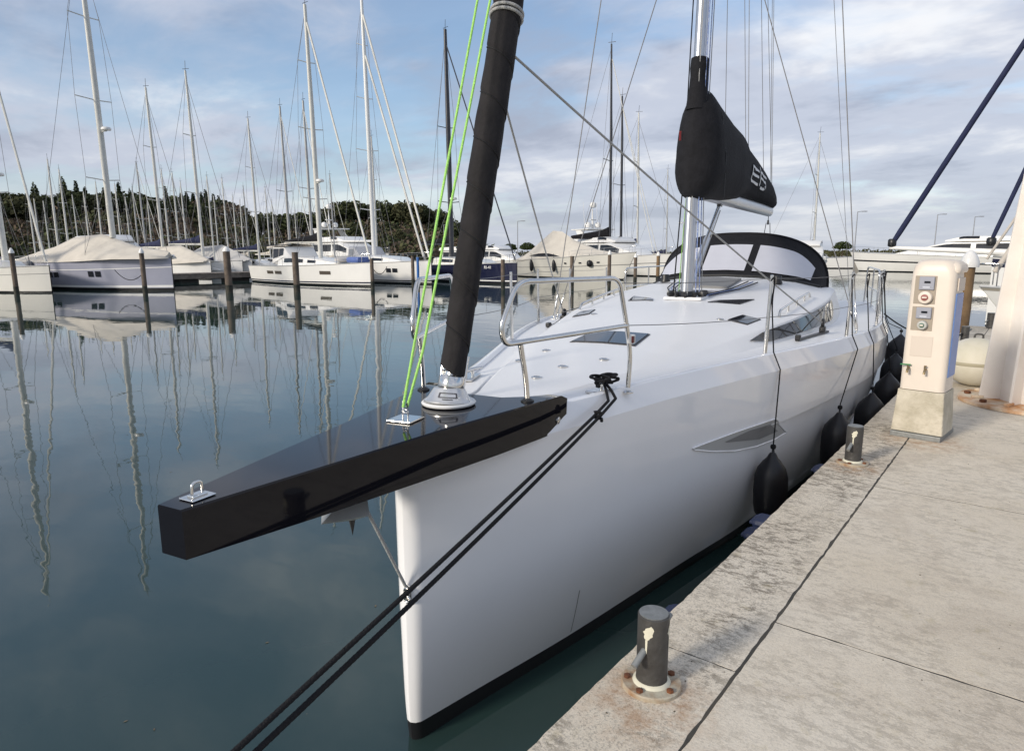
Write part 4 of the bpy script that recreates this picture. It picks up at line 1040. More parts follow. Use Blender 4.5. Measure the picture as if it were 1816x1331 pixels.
tree_proto('bare_tree', RND_, 2.9, 5.4, 1.6, 420, .62, G4, 5)
tree_proto('umbrella_pine_tree', UMB, 4.3, 3.3, 3.4, 1500, .55, G5, 6)
USED = set()
def plant(key, p, z0, top, label, group, rnd):
    src, H_ = KINDS_[key]; o = src if key not in USED else copy_tree(src); USED.add(key)
    k = max(.35, (top-z0)/H_); o.location = (p.x, p.y, z0); o.scale = (k*rnd.uniform(.85, 1.15), k*rnd.uniform(.85, 1.15), k); o.rotation_euler = (0, 0, rnd.uniform(0, 6.28))
    return tag(o, label, 'tree', group)
def hill_z(x, D):
    H_ = max(.8, ridge_h(x, 215)-7.5); k = max(0, min(1, (D-130)/80)); k = k*k*(3-2*k); return .9+(H_-.9)*k
LB = {'cypress_tree': 'slim dark cypress spiking up from the wooded hill', 'conifer_tree': 'pointed dark conifer standing on the hill crest', 'pine_tree': 'round-headed dark pine on the wooded hill', 'broadleaf_tree': 'olive green bushy tree on the hillside', 'bare_tree': 'leafless brown tree on the hillside'}
rt_ = random.Random(11)
for x, y in ((75, 322), (126, 312), (148, 316), (163, 327), (196, 328), (222, 318), (241, 333), (330, 338), (339, 336), (351, 338), (365, 336), (373, 332), (386, 340), (395, 343), (303, 326)):
    D = rt_.uniform(200, 214); p = at_dist(x, D); z0 = hill_z(x, D)-.3
    k = 'conifer_tree' if x in (75, 126, 241) else 'cypress_tree'; plant(k, p, z0, z_at(p, y), LB[k], 'trees on the wooded hill', rt_)
x = -70
while x < 850:
    D = rt_.uniform(186, 218); p = at_dist(x, D); z0 = hill_z(x, D)-.3; y = lerpt(PROF, x)+rt_.uniform(-7, 10)
    k = rt_.choice(['pine_tree', 'pine_tree', 'broadleaf_tree', 'bare_tree', 'cypress_tree', 'pine_tree'] if x < 420 else ['pine_tree', 'pine_tree', 'pine_tree', 'conifer_tree', 'broadleaf_tree'])
    plant(k, p, z0, max(z0+2.5, z_at(p, y)), LB[k], 'trees on the wooded hill', rt_); x += rt_.uniform(6, 12)
for _ in range(90):
    x = rt_.uniform(-60, 830); D = rt_.uniform(140, 188); p = at_dist(x, D); z0 = hill_z(x, D)-.2; y = lerpt(PROF, x)+(215-D)*.9+rt_.uniform(-4, 16)
    k = rt_.choice(['bare_tree', 'broadleaf_tree', 'bare_tree', 'pine_tree']); plant(k, p, z0, max(z0+3, z_at(p, min(y, 425))), LB[k], 'trees on the wooded hill', rt_)
for nm, m_, n0 in (('undergrowth', G3, 260), ('woodland_thicket', G4, 260), ('evergreen_thicket', G2, 200)):
    b = MB()
    for _ in range(n0):
        x = rt_.uniform(-90, 860); D = rt_.uniform(133, 216); p = at_dist(x, D); leaves(b, rt_, (p.x, p.y, hill_z(x, D)-.5), (rt_.uniform(1.8, 3), rt_.uniform(2.2, 4.6)), 46, .85, RND_)
    tag(b.build(nm, m_), {'undergrowth': 'olive scrub covering the far hillside', 'woodland_thicket': 'bare brown thicket covering the far hillside', 'evergreen_thicket': 'dark evergreen thicket covering the far hillside'}[nm], kind='stuff')
UL = {905: 'small umbrella pine behind the navy hull', 880: 'low umbrella pine close beside another behind the navy hull', 1024: 'dark umbrella pine between the covered motorboat and the big motor yacht', 1440: 'umbrella pine partly hidden by a small flybridge frame', 1494: 'broad umbrella pine on the far quay behind the sprayhood', 1700: 'low umbrella pine behind the long motor yacht', 935: 'umbrella pine beside the far lamp post'}
for x, y, D in ((880, 436, 150), (905, 432, 150), (935, 430, 140), (1024, 428, 140), (1440, 431, 132), (1494, 428, 130), (1690, 429, 140)):
    p = at_dist(x, D); plant('umbrella_pine_tree', p, 1.2, z_at(p, y), UL.get(x, 'low umbrella pine behind the long motor yacht'), None, rt_)
b = MB()
for _ in range(150):
    x = rt_.uniform(850, 1850); p = at_dist(x, rt_.uniform(135, 200)); leaves(b, rt_, (p.x, p.y, 1.0), (rt_.uniform(1.5, 3.2), rt_.uniform(.8, 1.6)), 40, .6, RND_)
tag(b.build('shrubbery', G3), 'low shrubs along the far quay', kind='stuff')
for x, y, D in ((918, 392, 120), (1515, 375, 112), (1656, 380, 125), (1722, 384, 130), (788, 398, 128)):
    p = at_dist(x, D); h = z_at(p, y); nb = {918: 'behind the navy hull', 1515: 'by the broad umbrella pine', 1656: 'behind the long motor yacht', 1722: 'behind the brown pile', 788: 'below the wooded hill'}[x]
    o = empty('lamp_post', (p.x, p.y, 1.0), YAW, 'thin grey lamp post on the far quay '+nb, 'lamp post', 'lamp posts on the far quay')
    b = MB(); b.tube([(0, 0, 0), (0, 0, h-1.2), (0, 0, h-1)], [.09, .06, .05], 8); b.build('pole', LAMPM, o, 50)
    b = MB(); b.tube([(0, 0, h-1.05), (.9, 0, h-.95)], .05, 6); b.build('arm', LAMPM, o, 50)
    b = MB(); b.box((1.0, 0, h-.98), (.7, .25, .12)); b.build('lamp_head', LAMPM, o, bevel=.03)

# ================================================================== OTHER BOATS (local frame of each: x to port, y aft from the stem, z up)
def loft_hull(L_, B, fb, fs_, flare=.86, full=.0):
    st = [(0, .015), (.03, .13), (.08, .28), (.16, .50), (.28, .74), (.42, .93), (.58, 1.0), (.75, .98), (.9, .92), (1, .86)]
    def s(t): return B/2*min(1, smt(st, t)*(1+full*(1-t)))
    def zt(t): return fb+(fs_-fb)*t-.10*math.sin(t*math.pi)
    ts = [0, .015, .03, .06, .1, .16, .22, .3, .4, .5, .6, .7, .8, .9, 1]
    return s, zt, ts
def hull_parts(root, L_, B, fb, fs_, hm, stripe=None, flare=.86, full=0., boot=.10, bootm=None, rake=0.):
    s, zt, ts = loft_hull(L_, B, fb, fs_, flare, full)
    lv = [boot, .25, .42, .6, .78, .92, 1.0]
    def pt(t, f):
        z = f*zt(t) if f > boot+1e-6 else boot; k = flare+(1-flare)*max(0, z/zt(t))**.8; return (s(t)*k, t*L_+rake*(1-z/zt(t))*(1-t)**4, z)
    rt = [[pt(t, f) for f in lv] for t in ts]
    b = MB(); b.rows(rt); b.rows([[(-x, y, z) for x, y, z in r[::-1]] for r in rt]); e = rt[-1]
    b.add(list(e)+[(-x, y, z) for x, y, z in e[::-1]], [tuple(range(2*len(e)))]); h = b.build('hull', hm, root, 40)
    rb = [[(s(t)*flare*.7, t*L_+(.1+rake)*(1-t)**4, -.5), (s(t)*flare*.98, t*L_+(.02+rake)*(1-t)**4, 0), pt(t, boot)] for t in ts]
    b = MB(); b.rows(rb); b.rows([[(-x, y, z) for x, y, z in r[::-1]] for r in rb]); b.build('boot_stripe', bootm or BOOT, root, 40)
    b = MB(); b.rows([[(s(t)-.02, t*L_, zt(t)-.03), (s(t)*.5, t*L_, zt(t)+.02), (0, t*L_, zt(t)+.04), (-s(t)*.5, t*L_, zt(t)+.02), (-s(t)+.02, t*L_, zt(t)-.03)] for t in ts]); b.build('deck', WHITE, root, 40)
    for sd in (1, -1):
        b = MB(); b.tube([(sd*s(t), t*L_, zt(t)) for t in ts], .03, 6); b.build('toe_rail', ALUG, root, 50)
    if stripe:
        for f0, f1, m_ in stripe:
            for sd in (1, -1):
                rws = []
                for t in ts:
                    r = []
                    for f in (f0, f1):
                        z = max(boot+.02, f*zt(t)); k = flare+(1-flare)*(z/zt(t))**.8; r.append((sd*(s(t)*k+.012), t*L_-.006+rake*(1-z/zt(t))*(1-t)**4, z))
                    rws.append(r if sd > 0 else r[::-1])
                b = MB(); b.rows(rws); b.build('side_stripe', m_, root, 40)
    def side(t, z, sd, off=.015):
        k = flare+(1-flare)*(z/zt(t))**.8; return Vector((sd*(s(t)*k+off), t*L_+rake*(1-z/zt(t))*(1-t)**4, z))
    return s, zt, side
def ports(root, side, items, m_=GLASS):
    for t0, t1, z0, z1 in items:
        for sd in (1, -1):
            n = 4; rws = [[side(t0+(t1-t0)*i/n, z, sd, .018) for z in (z0, z1)] for i in range(n+1)]
            if sd < 0: rws = [r[::-1] for r in rws]
            b = MB(); b.rows(rws); b.build('hull_window', m_, root)
def house(root, name, secs, m_, wins=None, wm=GLASS, taper=.86):
    """a superstructure: secs = (y, half width, z base, z top)"""
    rws = []
    for y, w, z0, z1 in secs: rws.append([(w, y, z0), (w*(taper+.05), y, z1-.05*(z1-z0)-.02), (w*taper*.92, y, z1), (-w*taper*.92, y, z1), (-w*(taper+.05), y, z1-.05*(z1-z0)-.02), (-w, y, z0)])
    b = MB(); b.rows(rws, True, True); h = b.build(name, m_, root, 35)
    def P(y, f, sd):
        for a, c in zip(secs, secs[1:]):
            if a[0] <= y <= c[0]:
                k = (y-a[0])/max(1e-6, c[0]-a[0]); w, z0, z1 = [a[i]+(c[i]-a[i])*k for i in (1, 2, 3)]; return Vector((sd*(w*(1-(1-taper-.05)*f)+.02), y, z0+(z1-z0)*f))
    for y0, y1, f0, f1 in wins or []:
        for sd in (1, -1):
            rws = [[P(y0+(y1-y0)*i/5, f, sd) for f in (f0, f1)] for i in range(6)]
            if sd < 0: rws = [r[::-1] for r in rws]
            b = MB(); b.rows(rws); b.build('window', wm, h)
    return h
def rigging(root, ym, zd, H_, mm, r, spr, L_, bowz, sternz, boom=None, furl=None, B=3.6, radar=None, stays=True, stay_r=.012):
    b = MB(); b.tube([(0, ym, zd), (0, ym+.01*H_, zd+H_*.6), (0, ym+.02*H_, zd+H_)], [r, r*.95, r*.62], 10, True, 1.25); ms = b.build('mast', mm, root, 50)
    for f, w in spr:
        for sd in (1, -1):
            b = MB(); b.tube([(0, ym+.02*H_*f, zd+H_*f), (sd*w, ym+.02*H_*f+.25, zd+H_*f+.12)], .035, 5); b.build('spreader', mm, ms)
    b = MB(); b.tube([(0, ym+.02*H_, zd+H_), (0, ym+.02*H_-.05, zd+H_+.7)], .018, 5); b.build('antenna', DKM, ms)
    b = MB(); b.tube([(0, ym+.02*H_-.4, zd+H_+.10), (0, ym+.02*H_+.3, zd+H_+.14)], .02, 5); b.build('wind_vane', DKM, ms)
    if radar: 
        b = MB(); b.lathe([(.1, 0), (.28, .03), (.30, .1), (.26, .19), (.12, .23)], (0, ym-.45, zd+radar), 16); b.build('radar_dome', WHITE, ms, 40)
        b = MB(); b.box((0, ym-.2, zd+radar-.02), (.08, .5, .05)); b.build('radar_bracket', mm, ms)
    top = Vector((0, ym+.02*H_, zd+H_*.98))
    if stays:
        q = furl or (stay_r, WIRE)
        b = MB(); b.tube([(0, .25, bowz+.25), (0, ym+.0186*H_-r*.8, zd+H_*.93)], q[0], 7); b.build('forestay', q[1], root, 50)
        b = MB(); b.tube([top, (0, L_-.15, sternz)], stay_r, 5); b.build('backstay', WIRE, root, 50)
        for sd in (1, -1):
            pts = [Vector((sd*B*.46, ym+.3, bowz-.15))]+[Vector((sd*w, ym+.02*H_*f+.25, zd+H_*f+.12)) for f, w in spr]+[top]
            b = MB(); b.tube(pts, stay_r, 5); b.build('shroud', WIRE, root, 50)
            if spr:
                f, w = spr[0]; b = MB(); b.tube([pts[0]+Vector((0, .2, 0)), Vector((0, ym+.02*H_*f, zd+H_*f))], stay_r, 5); b.build('shroud', WIRE, root, 50)
    if boom:
        zb, ln, cm = boom; b = MB(); b.tube([(0, ym+.15, zd+zb), (0, ym+ln, zd+zb+.05)], .09, 8); b.build('boom', mm, root, 50)
        if cm:
            rws = []
            for t in (0, .05, .2, .45, .75, 1):
                h = lerpt([(0, .75), (.2, .5), (1, .16)], t); w = lerpt([(0, .2), (.2, .2), (1, .1)], t)
                y = ym+.1+(ln-.1)*t; rws.append([(w*math.cos(a*.785), y, zd+zb+.05+h*.5+h*.5*math.sin(a*.785)) for a in range(8)])
            b = MB(); b.rows(rws, True, True); b.build('boom_cover', cm, root, 50)
    return ms
def tent(root, name, secs, m_, seed=0):
    """a draped cover: secs = (y, half width, z eave, z ridge)"""
    rws = []
    for y, w, z0, z1 in secs:
        r = []
        for k in range(13):
            a = -1+2*k/12; sg = (1-abs(a))
            z = z0+(z1-z0)*(sg**.85)+.07*(noise.noise((y*1.3+seed, a*3, 0)))+.035*noise.noise((y*3.7+seed, a*5, 2))-.05*math.sin(sg*math.pi)
            r.append((w*a*(1+.03*noise.noise((y*2, a, seed))), y, z if 0 < k < 12 else z0-.10+.10*noise.noise((y*2.1, a, seed))))
        rws.append(r)
    b = MB(); b.rows(rws, False, True); return b.build(name, m_, root, 70)
def boat_root(name, bow, aft, label, cat='boat', group=None):
    """aft: direction vector from bow to stern"""
    return empty(name, (bow[0], bow[1], 0), math.atan2(-aft[0], aft[1]), label, cat, group)
def axis_t(bow, aft, px, L_):
    a = Vector((aft[0], aft[1], 0)).normalized(); best = min(range(0, 200), key=lambda k: abs(proj(Vector((bow[0], bow[1], 2.2))+a*(L_*k/200))[0]-px)); return L_*best/200
def mast_h(bow, aft, ym, ytop, zd):
    a = Vector((aft[0], aft[1], 0)).normalized(); p = Vector((bow[0], bow[1], 0))+a*ym; return z_at(p, ytop)-zd
def rails(root, s, zt, L_, t0, t1, n, h=.6):
    for sd in (1, -1):
        tops = []
        for i in range(n):
            t = t0+(t1-t0)*i/(n-1); p = Vector((sd*(s(t)-.06), t*L_, zt(t))); q = p+Vector((0, 0, h)); tops.append(q); b = MB(); b.tube([p, q], .018, 5); b.build('stanchion', STEEL, root)
        b = MB(); b.tube(tops, .010, 5); b.build('guard_wire', STEEL, root)
        if sd > 0: bowp = tops[0]
        else: b = MB(); b.tube(bend([bowp, Vector((0, -.12, zt(0)+h)), tops[0]], .3), .02, 6); b.build('bow_rail', STEEL, root, 60)

# --- first row, bows towards the fairway
# white hull at the very edge, with a tall cream mast
bow, aft = atz(93, 519, 0), Vector((-1, -.24)); L_ = 13
r = boat_root('moored_sailboat', bow, aft, 'cream sailing boat whose plain bow lies next to the lavender hull', 'sailboat')
s, zt, sd = hull_parts(r, L_, 4.0, 1.62, 1.35, CREAM, [(.70, .715, GREYD)], .84)
house(r, 'coachroof', [(3.6, .9, 1.5, 1.55), (4.4, 1.1, 1.45, 1.85), (8, 1.3, 1.4, 1.95), (8.5, 1.25, 1.4, 1.9)], CREAM, [(4.6, 6.0, .35, .8), (6.2, 7.6, .35, .8)])
ym = axis_t(bow, aft, 28, L_); rigging(r, max(4.2, ym), 1.9, 18.5, ALUW, .15, ((.22, .9), (.46, .85), (.70, .7)), L_, 1.6, 1.5, (1.2, 4.8, NAVYC), (.07, ALUW), radar=5.0)
rails(r, s, zt, L_, .05, .8, 6)
# lavender yacht under a beige winter cover
bow, aft = atz(309, 515, 0), Vector((-11.7, -2.9)); L_ = 13.2
r = boat_root('moored_sailboat', bow, aft, 'lavender-grey sailing yacht under a big beige winter cover', 'sailboat')
s, zt, sd = hull_parts(r, L_, 4.2, 2.05, 1.75, LAV, [(.10, .17, PIPW), (.70, .725, PIPW)], .9, boot=.16)
ports(r, sd, [(.33, .36, .85, 1.2), (.37, .40, .85, 1.2), (.60, .635, .8, 1.12), (.645, .68, .8, 1.12)])
tent(r, 'winter_cover', [(.1, .5, 2.05, 2.35), (1.0, 1.2, 2.05, 2.55), (3.0, 1.85, 2.0, 2.75), (5.6, 2.15, 1.92, 3.45), (6.2, 2.18, 1.9, 3.55), (9.0, 2.15, 1.85, 3.35), (11.2, 2.0, 1.8, 2.75), (13.0, 1.85, 1.8, 2.45)], BEIGE, 3)
ym = axis_t(bow, aft, 204, L_); rigging(r, ym, 3.3, 18.0, ALUW, .16, ((.20, 1.15), (.47, 1.2), (.74, 1.0)), L_, 2.0, 1.9, None, None, 4.0, radar=6.6)
b = MB(); b.tube([(0, .2, 2.1), (0, -.25, 2.16)], .06, 8); b.build('bow_roller', STEEL, r)
for t, nm in ((.80, 'tall grey fender on the lavender hull beside its dark window'), (.92, 'tall grey fender at the stern of the lavender hull')):
    p = r.matrix_basis @ (sd(t, 1.0, -1, .2)); p = Vector((p.x, p.y, .55))
    o = empty('fender', p, 0, nm, 'fender', 'grey fenders on the lavender hull'); b = MB(); b.lathe([(.06, 0), (.2, .08), (.22, .2), (.22, 1.1), (.2, 1.22), (.06, 1.3)], (0, 0, 0), 16); b.build('body', mat('grey_fender_cover', (.16, .17, .19), .7), o, 50)
    b = MB(); b.tube([(0, 0, 1.3), (-.1, 0, 1.9)], .02, 5); b.build('lanyard', ROPEB, o)
# white cruising yacht with dark boom cover and pilothouse screen
bow, aft = atz(662, 508, 0), Vector((-1, .10)); L_ = 14.6
r = boat_root('moored_sailboat', bow, aft, 'long white sailing yacht with black sail cover on its boom', 'sailboat')
s, zt, sd = hull_parts(r, L_, 4.3, 1.62, 1.30, WHITE, [(.13, .19, NAVY)], .88, boot=.12)
ports(r, sd, [(.22, .29, .78, 1.02), (.60, .67, .72, .95), (.69, .76, .72, .95)], mat('dull_port_glass', (.10, .085, .07), .2))
house(r, 'coachroof', [(3.4, .6, 1.5, 1.55), (5.2, 1.2, 1.4, 1.85), (8.6, 1.45, 1.35, 2.05), (10.6, 1.4, 1.3, 2.0)], WHITE, [(5.4, 6.4, .35, .75), (7.0, 9.6, .35, .78)])
house(r, 'windscreen', [(9.0, 1.25, 2.0, 2.05), (9.7, 1.35, 1.95, 2.75), (11.4, 1.4, 1.5, 2.80), (11.6, 1.3, 1.5, 2.75)], WHITE, [(9.75, 10.4, .25, .85), (10.5, 11.3, .25, .85)])
b = MB(); b.rows([[(1.4*c_, y, 2.8+.14*math.cos(c_*1.4)) for c_ in (-1, -.5, 0, .5, 1)] for y in (9.6, 11.5, 13.6)]); b.build('bimini', CLOTH, r, 60)
ym = axis_t(bow, aft, 569, L_); rigging(r, ym, 1.95, mast_h(bow, aft, ym, 6, 1.95), ALUW, .15, ((.24, 1.0), (.52, 1.0), (.78, .7)), L_, 1.6, 1.5, (1.1, 5.2, CLOTH), (.075, ALUW), 4.2, radar=5.4)
rails(r, s, zt, L_, .05, .85, 7)
o = tag(MB().lathe([(.3, 0), (.62, .12), (.6, .3), (.3, .42), (.05, .44)], (0, 0, 0), 20).build('folded_tender', mat('grey_inflatable', (.50, .48, .46), .6), None, 50, r.matrix_basis @ Vector((.1, 3.4, 1.62))), 'folded pale inflatable lying on the foredeck of the long white yacht', 'dinghy'); o.scale = (.85, 1.5, .9)
o = tag(MB().box((0, 0, .2), (1.3, 1.2, .4)).build('deck_bag', BLUEP, None, None, r.matrix_basis @ Vector((.0, 1.65, 1.6)), .15), 'blue canvas bundle on the foredeck of the long white yacht', 'bag')
# second white yacht with tall white mast and twin forestays
bow, aft = atz(766, 504, 0), Vector((-1, .18)); L_ = 13.5
r = boat_root('moored_sailboat', bow, aft, 'white sailing yacht with tall white mast and two parallel furled forestays', 'sailboat')
s, zt, sd = hull_parts(r, L_, 4.2, 1.72, 1.40, WHITE, [(.115, .16, BOOT)], .88, boot=.12)
ports(r, sd, [(.20, .235, .82, 1.12), (.245, .28, .82, 1.12), (.55, .60, .8, 1.0)])
house(r, 'coachroof', [(3.0, .7, 1.6, 1.66), (4.6, 1.2, 1.5, 1.95), (8.2, 1.45, 1.45, 2.1), (9.4, 1.4, 1.4, 2.05)], WHITE, [(4.8, 6.2, .35, .75), (6.6, 8.4, .35, .78)])
house(r, 'sprayhood', [(8.2, 1.3, 2.0, 2.1), (8.9, 1.4, 1.9, 2.75), (9.8, 1.4, 1.6, 2.8)], mat('pale_grey_canvas', (.42, .43, .46), .8), [(8.95, 9.7, .3, .8)], mat('clear_vinyl', (.22, .23, .25), .2))
ym = axis_t(bow, aft, 664, L_); rigging(r, ym, 2.0, 19.5, mat('bright_white_mast', (.78, .78, .76), .35), .15, ((.185, .9), (.42, 1.0), (.62, .7), (.82, .5)), L_, 1.7, 1.5, (1.2, 5.5, None), (.085, ALUW), 4.2)
b = MB(); b.tube([(0, .95, 2.0), (0, ym+.12, 17.2)], .085, 7); b.build('inner_forestay', ALUW, r, 50)
rails(r, s, zt, L_, .04, .85, 7)
# navy hull with dark mast
bow, aft = atz(917, 504, 0), Vector((-1, .30)); L_ = 14
r = boat_root('moored_sailboat', bow, aft, 'navy blue sailing yacht with a dark grey mast', 'sailboat')
s, zt, sd = hull_parts(r, L_, 4.2, 1.55, 1.3, NAVY, [(.12, .17, PIPW)], .86, boot=.12)
house(r, 'coachroof', [(3.4, .7, 1.45, 1.5), (5, 1.2, 1.35, 1.75), (9, 1.4, 1.3, 1.9), (10, 1.4, 1.3, 1.85)], CREAM, [(5.2, 6.6, .35, .75), (7, 8.6, .35, .78)])
ym = axis_t(bow, aft, 801, L_); rigging(r, ym, 1.85, mast_h(bow, aft, ym, 50, 1.85), DKM, .17, ((.25, 1.0), (.58, .8)), L_, 1.5, 1.5, (1.1, 5.2, CLOTH), (.05, DKM), 4.2, radar=4.6, stay_r=.015)
rails(r, s, zt, L_, .04, .85, 7)
a = Vector((aft[0], aft[1], 0)).normalized()
def letter_frame(sd, t, z, sgn):
    tx = (sd(t+.02, z, sgn, .03)-sd(t-.02, z, sgn, .03)).normalized()*sgn; nz_ = tx.cross(Vector((0, 0, 1))).normalized()
    M_ = Matrix((tx, Vector((0, 0, 1)), nz_)).transposed().to_4x4(); M_.translation = sd(t, z, sgn, .03); return M_
Mt = letter_frame(sd, .16, 1.18, -1)
text_part('hull_lettering', 'RI-41', .32, PIPW, r, Mt)
# covered motor cruiser
bow, aft = atz(1127, 497, 0), Vector((-1, .22)); L_ = 13.5
r = boat_root('motor_cruiser', bow, aft, 'cream motor cruiser with a peaked beige canvas cover', 'motorboat')
s, zt, sd = hull_parts(r, L_, 4.1, 2.25, 1.55, CREAM, [(.55, .575, GREYD)], .62, .12, rake=1.3)
ports(r, sd, [(.20, .22, 1.35, 1.48), (.33, .35, 1.3, 1.42), (.45, .47, 1.25, 1.38)])
tent(r, 'canvas_cover', [(2.2, .8, 2.1, 2.2), (4.2, 1.6, 2.0, 2.45), (7.0, 1.95, 1.85, 3.3), (8.6, 2.02, 1.75, 4.05), (9.8, 2.05, 1.7, 4.15), (12.0, 2.0, 1.6, 2.9), (13.4, 1.8, 1.5, 1.95)], BEIGE, 9)
b = MB(); b.rows([[Vector((sgn*(s(t)+.03), t*L_, z)) for z in (1.92, 1.92+.26*math.sin(math.pi*(t-.5)/.3))] for sgn in (-1,) for t in (.5, .55, .6, .65, .7, .75, .8)]); b.build('side_window', GLASS, r, 40)
rails(r, s, zt, L_, .02, .42, 6, .5)
for t, nm in ((.26, 'round black fender high on the cream cruiser near its bow'), (.56, 'black sausage fender amidships on the cream cruiser'), (.78, 'black sausage fender near the stern of the cream cruiser')):
    p = r.matrix_basis @ sd(t, 1.0, -1, .18); z0 = 1.05 if t < .4 else .55; h = .55 if t < .4 else 1.1
    o = empty('fender', (p.x, p.y, z0), 0, nm, 'fender', 'black fenders on the cream cruiser'); b = MB(); rr = .26 if t < .4 else .17; b.lathe([(.05, 0), (rr*.8, h*.12), (rr, h*.35), (rr, h*.7), (rr*.7, h*.92), (.05, h)], (0, 0, 0), 14); b.build('body', FEND, o, 50)
    b = MB(); b.tube([(0, 0, h), (-.05, 0, h+.5)], .018, 5); b.build('lanyard', ROPEB, o)
# generic motor yacht
def motor_yacht(bow, aft, L_, B, fb, label, arch=True, k=1.0, navy=False, name='motor_yacht', mastz=2.4):
    r = boat_root(name, bow, aft, label, 'motor yacht')
    s, zt, sd = hull_parts(r, L_, B, fb, fb*.68, WHITE, [(.52, .60, GLASS)] if L_ > 16 else [(.6, .63, GREYD)], .66, .15, rake=.05*L_)
    z = fb*.86; w = B*.42
    house(r, 'saloon', [(L_*.22, w*.5, z, z+.1), (L_*.36, w*.9, z-.15*k, z+.95*k), (L_*.46, w, z-.2*k, z+1.55*k), (L_*.86, w, z-.3*k, z+1.6*k), (L_*.88, w*.95, z-.3*k, z+1.55*k)], WHITE, [(L_*.37, L_*.55, .45, .85), (L_*.57, L_*.70, .42, .85), (L_*.72, L_*.84, .42, .85)])
    zf = z+1.6*k
    house(r, 'flybridge', [(L_*.44, w*.7, zf-.02, zf+.12), (L_*.52, w*.98, zf-.02, zf+.6*k), (L_*.90, w*1.02, zf-.02, zf+.5*k), (L_*.92, w, zf-.02, zf+.4*k)], WHITE, [(L_*.50, L_*.58, .5, .95)])
    if arch:
        for sd2 in (1, -1):
            b = MB(); b.prism([(sd2*w*.9, L_*.70, zf+.3), (sd2*w*.9, L_*.80, zf+.3), (sd2*w*.8, L_*.86, zf+1.5*k), (sd2*w*.8, L_*.80, zf+1.5*k)], (-sd2*.14, 0, 0)); b.build('arch_leg', WHITE, r)
        b = MB(); b.box((0, L_*.80, zf+1.55*k), (w*1.75, L_*.20, .12)); b.build('hard_top', WHITE, r, bevel=.04)
        b = MB(); b.tube([(0, L_*.80, zf+1.6*k), (0, L_*.81, zf+(1.6+mastz)*k)], [.14, .05], 8); mm_ = b.build('radar_mast', WHITE, r, 50)
        b = MB(); b.box((0, L_*.80, zf+(1.75+mastz*.4)*k), (1.5*k, .14, .12), .5); b.build('radar_bar', WHITE, mm_, bevel=.03)
        for e, hz_ in ((-.7, 1.75), (.7, 1.75), (0, 1.7+mastz)):
            b = MB(); b.lathe([(.1, 0), (.3, .06), (.36, .3), (.28, .52), (.08, .62)], (e*k, L_*.80, zf+hz_*k), 14); b.build('radome', WHITE, mm_, 50)
        for e in (-.9, .95):
            b = MB(); b.tube([(e*k, L_*.82, zf+1.6*k), (e*k*1.05, L_*.84, zf+(2.4+mastz)*k)], .02, 5); b.build('whip_aerial', WHITE, mm_)
    rails(r, s, zt, L_, .02, .5, 7, .6); return r
p = atz(1192, 491, 0); motor_yacht((p.x, p.y), Vector((-1, .45)), 16, 4.6, 2.1, 'big white motor yacht with dark windows behind the covered cruiser', True, .88, mastz=2.4)
p = at_dist(690, 74); motor_yacht((p.x, p.y), Vector((-1, .2)), 17, 4.8, 2.2, 'white flybridge motor yacht with a tiered radar mast behind the sailing yachts', True, 1.0, mastz=2.2)
p = at_dist(1508, 88); motor_yacht((p.x, p.y), Vector((.95, -.12)), 22, 5.2, 2.15, 'long white motor yacht across the basin with hard top and radar', True, .85, mastz=1.9)
p = at_dist(1452, 74); motor_yacht((p.x, p.y), Vector((-.42, .9)), 10, 3.4, 1.5, 'small white flybridge boat beside the umbrella pine', False, .95)
p = at_dist(945, 78); motor_yacht((p.x, p.y), Vector((-1, .2)), 11, 3.6, 1.5, 'small white motorboat behind the navy yacht', False, .8)
p = at_dist(880, 84); motor_yacht((p.x, p.y), Vector((-1, .2)), 11, 3.6, 1.4, 'low white motorboat farther behind the navy yacht', False, .8)
# covered boats by the pontoon
for px, D, L_, lab in ((372, 66, 10.5, 'beige covered boat with a high pointed tent by the pontoon'), (446, 69, 10.5, 'pale grey covered boat lying behind the wooden pontoon')):
    p = at_dist(px, D); aft = Vector((-1, -.12)); r = boat_root('covered_boat', (p.x, p.y), aft, lab, 'boat', None)
    s, zt, sd = hull_parts(r, L_, 3.6, 1.6, 1.3, WHITE, None, .85)
    tent(r, 'winter_cover', [(.2, .6, 1.6, 1.75), (1.5, 1.3, 1.55, 2.2), (4.2, 1.75, 1.4, 3.0), (7.5, 1.85, 1.35, 2.9), (10.3, 1.6, 1.3, 2.0)], BEIGE if px < 400 else mat('grey_canvas', (.50, .49, .47), .9, var=.12, vscale=1.5), px)
# white dinghy with windscreen frame seen above the beige cover
p = at_dist(283, 70); motor_yacht((p.x, p.y), Vector((-1, -.2)), 11, 3.6, 2.1, 'white open motorboat with looped rail above the beige cover', False, 1.0)

# --- sailing boats in the rows behind: masts standing over the first berths
def row_boat(key, hm, mm, cm, L_, Hm, spr, fu):
    r = empty(key, (0, 0, -50)); s, zt, sd = hull_parts(r, L_, 3.5, 1.35, 1.1, hm, None, .86)
    house(r, 'coachroof', [(2.8, .7, 1.25, 1.3), (4.0, 1.0, 1.2, 1.6), (6.8, 1.2, 1.15, 1.75), (7.4, 1.1, 1.1, 1.7)], WHITE, [(4.1, 6.6, .35, .8)])
    rigging(r, L_*.42, 1.6, Hm, mm, .11, spr, L_, 1.3, 1.2, (1.0, 4.0, cm), fu, 3.4, stay_r=.013); return r
PR = [row_boat('berthed_sailboat', WHITE, ALUW, NAVYC, 10.5, 14, ((.35, .8), (.66, .6)), (.016, WIRE)), row_boat('berthed_sailboat', WHITE, ALUG, BEIGE, 10.5, 14, ((.45, .85),), (.034, ALUW)), row_boat('berthed_sailboat', CREAM, ALUW, BEIGE, 10.5, 14, ((.30, .85), (.58, .7), (.8, .5)), (.022, ALUG))]
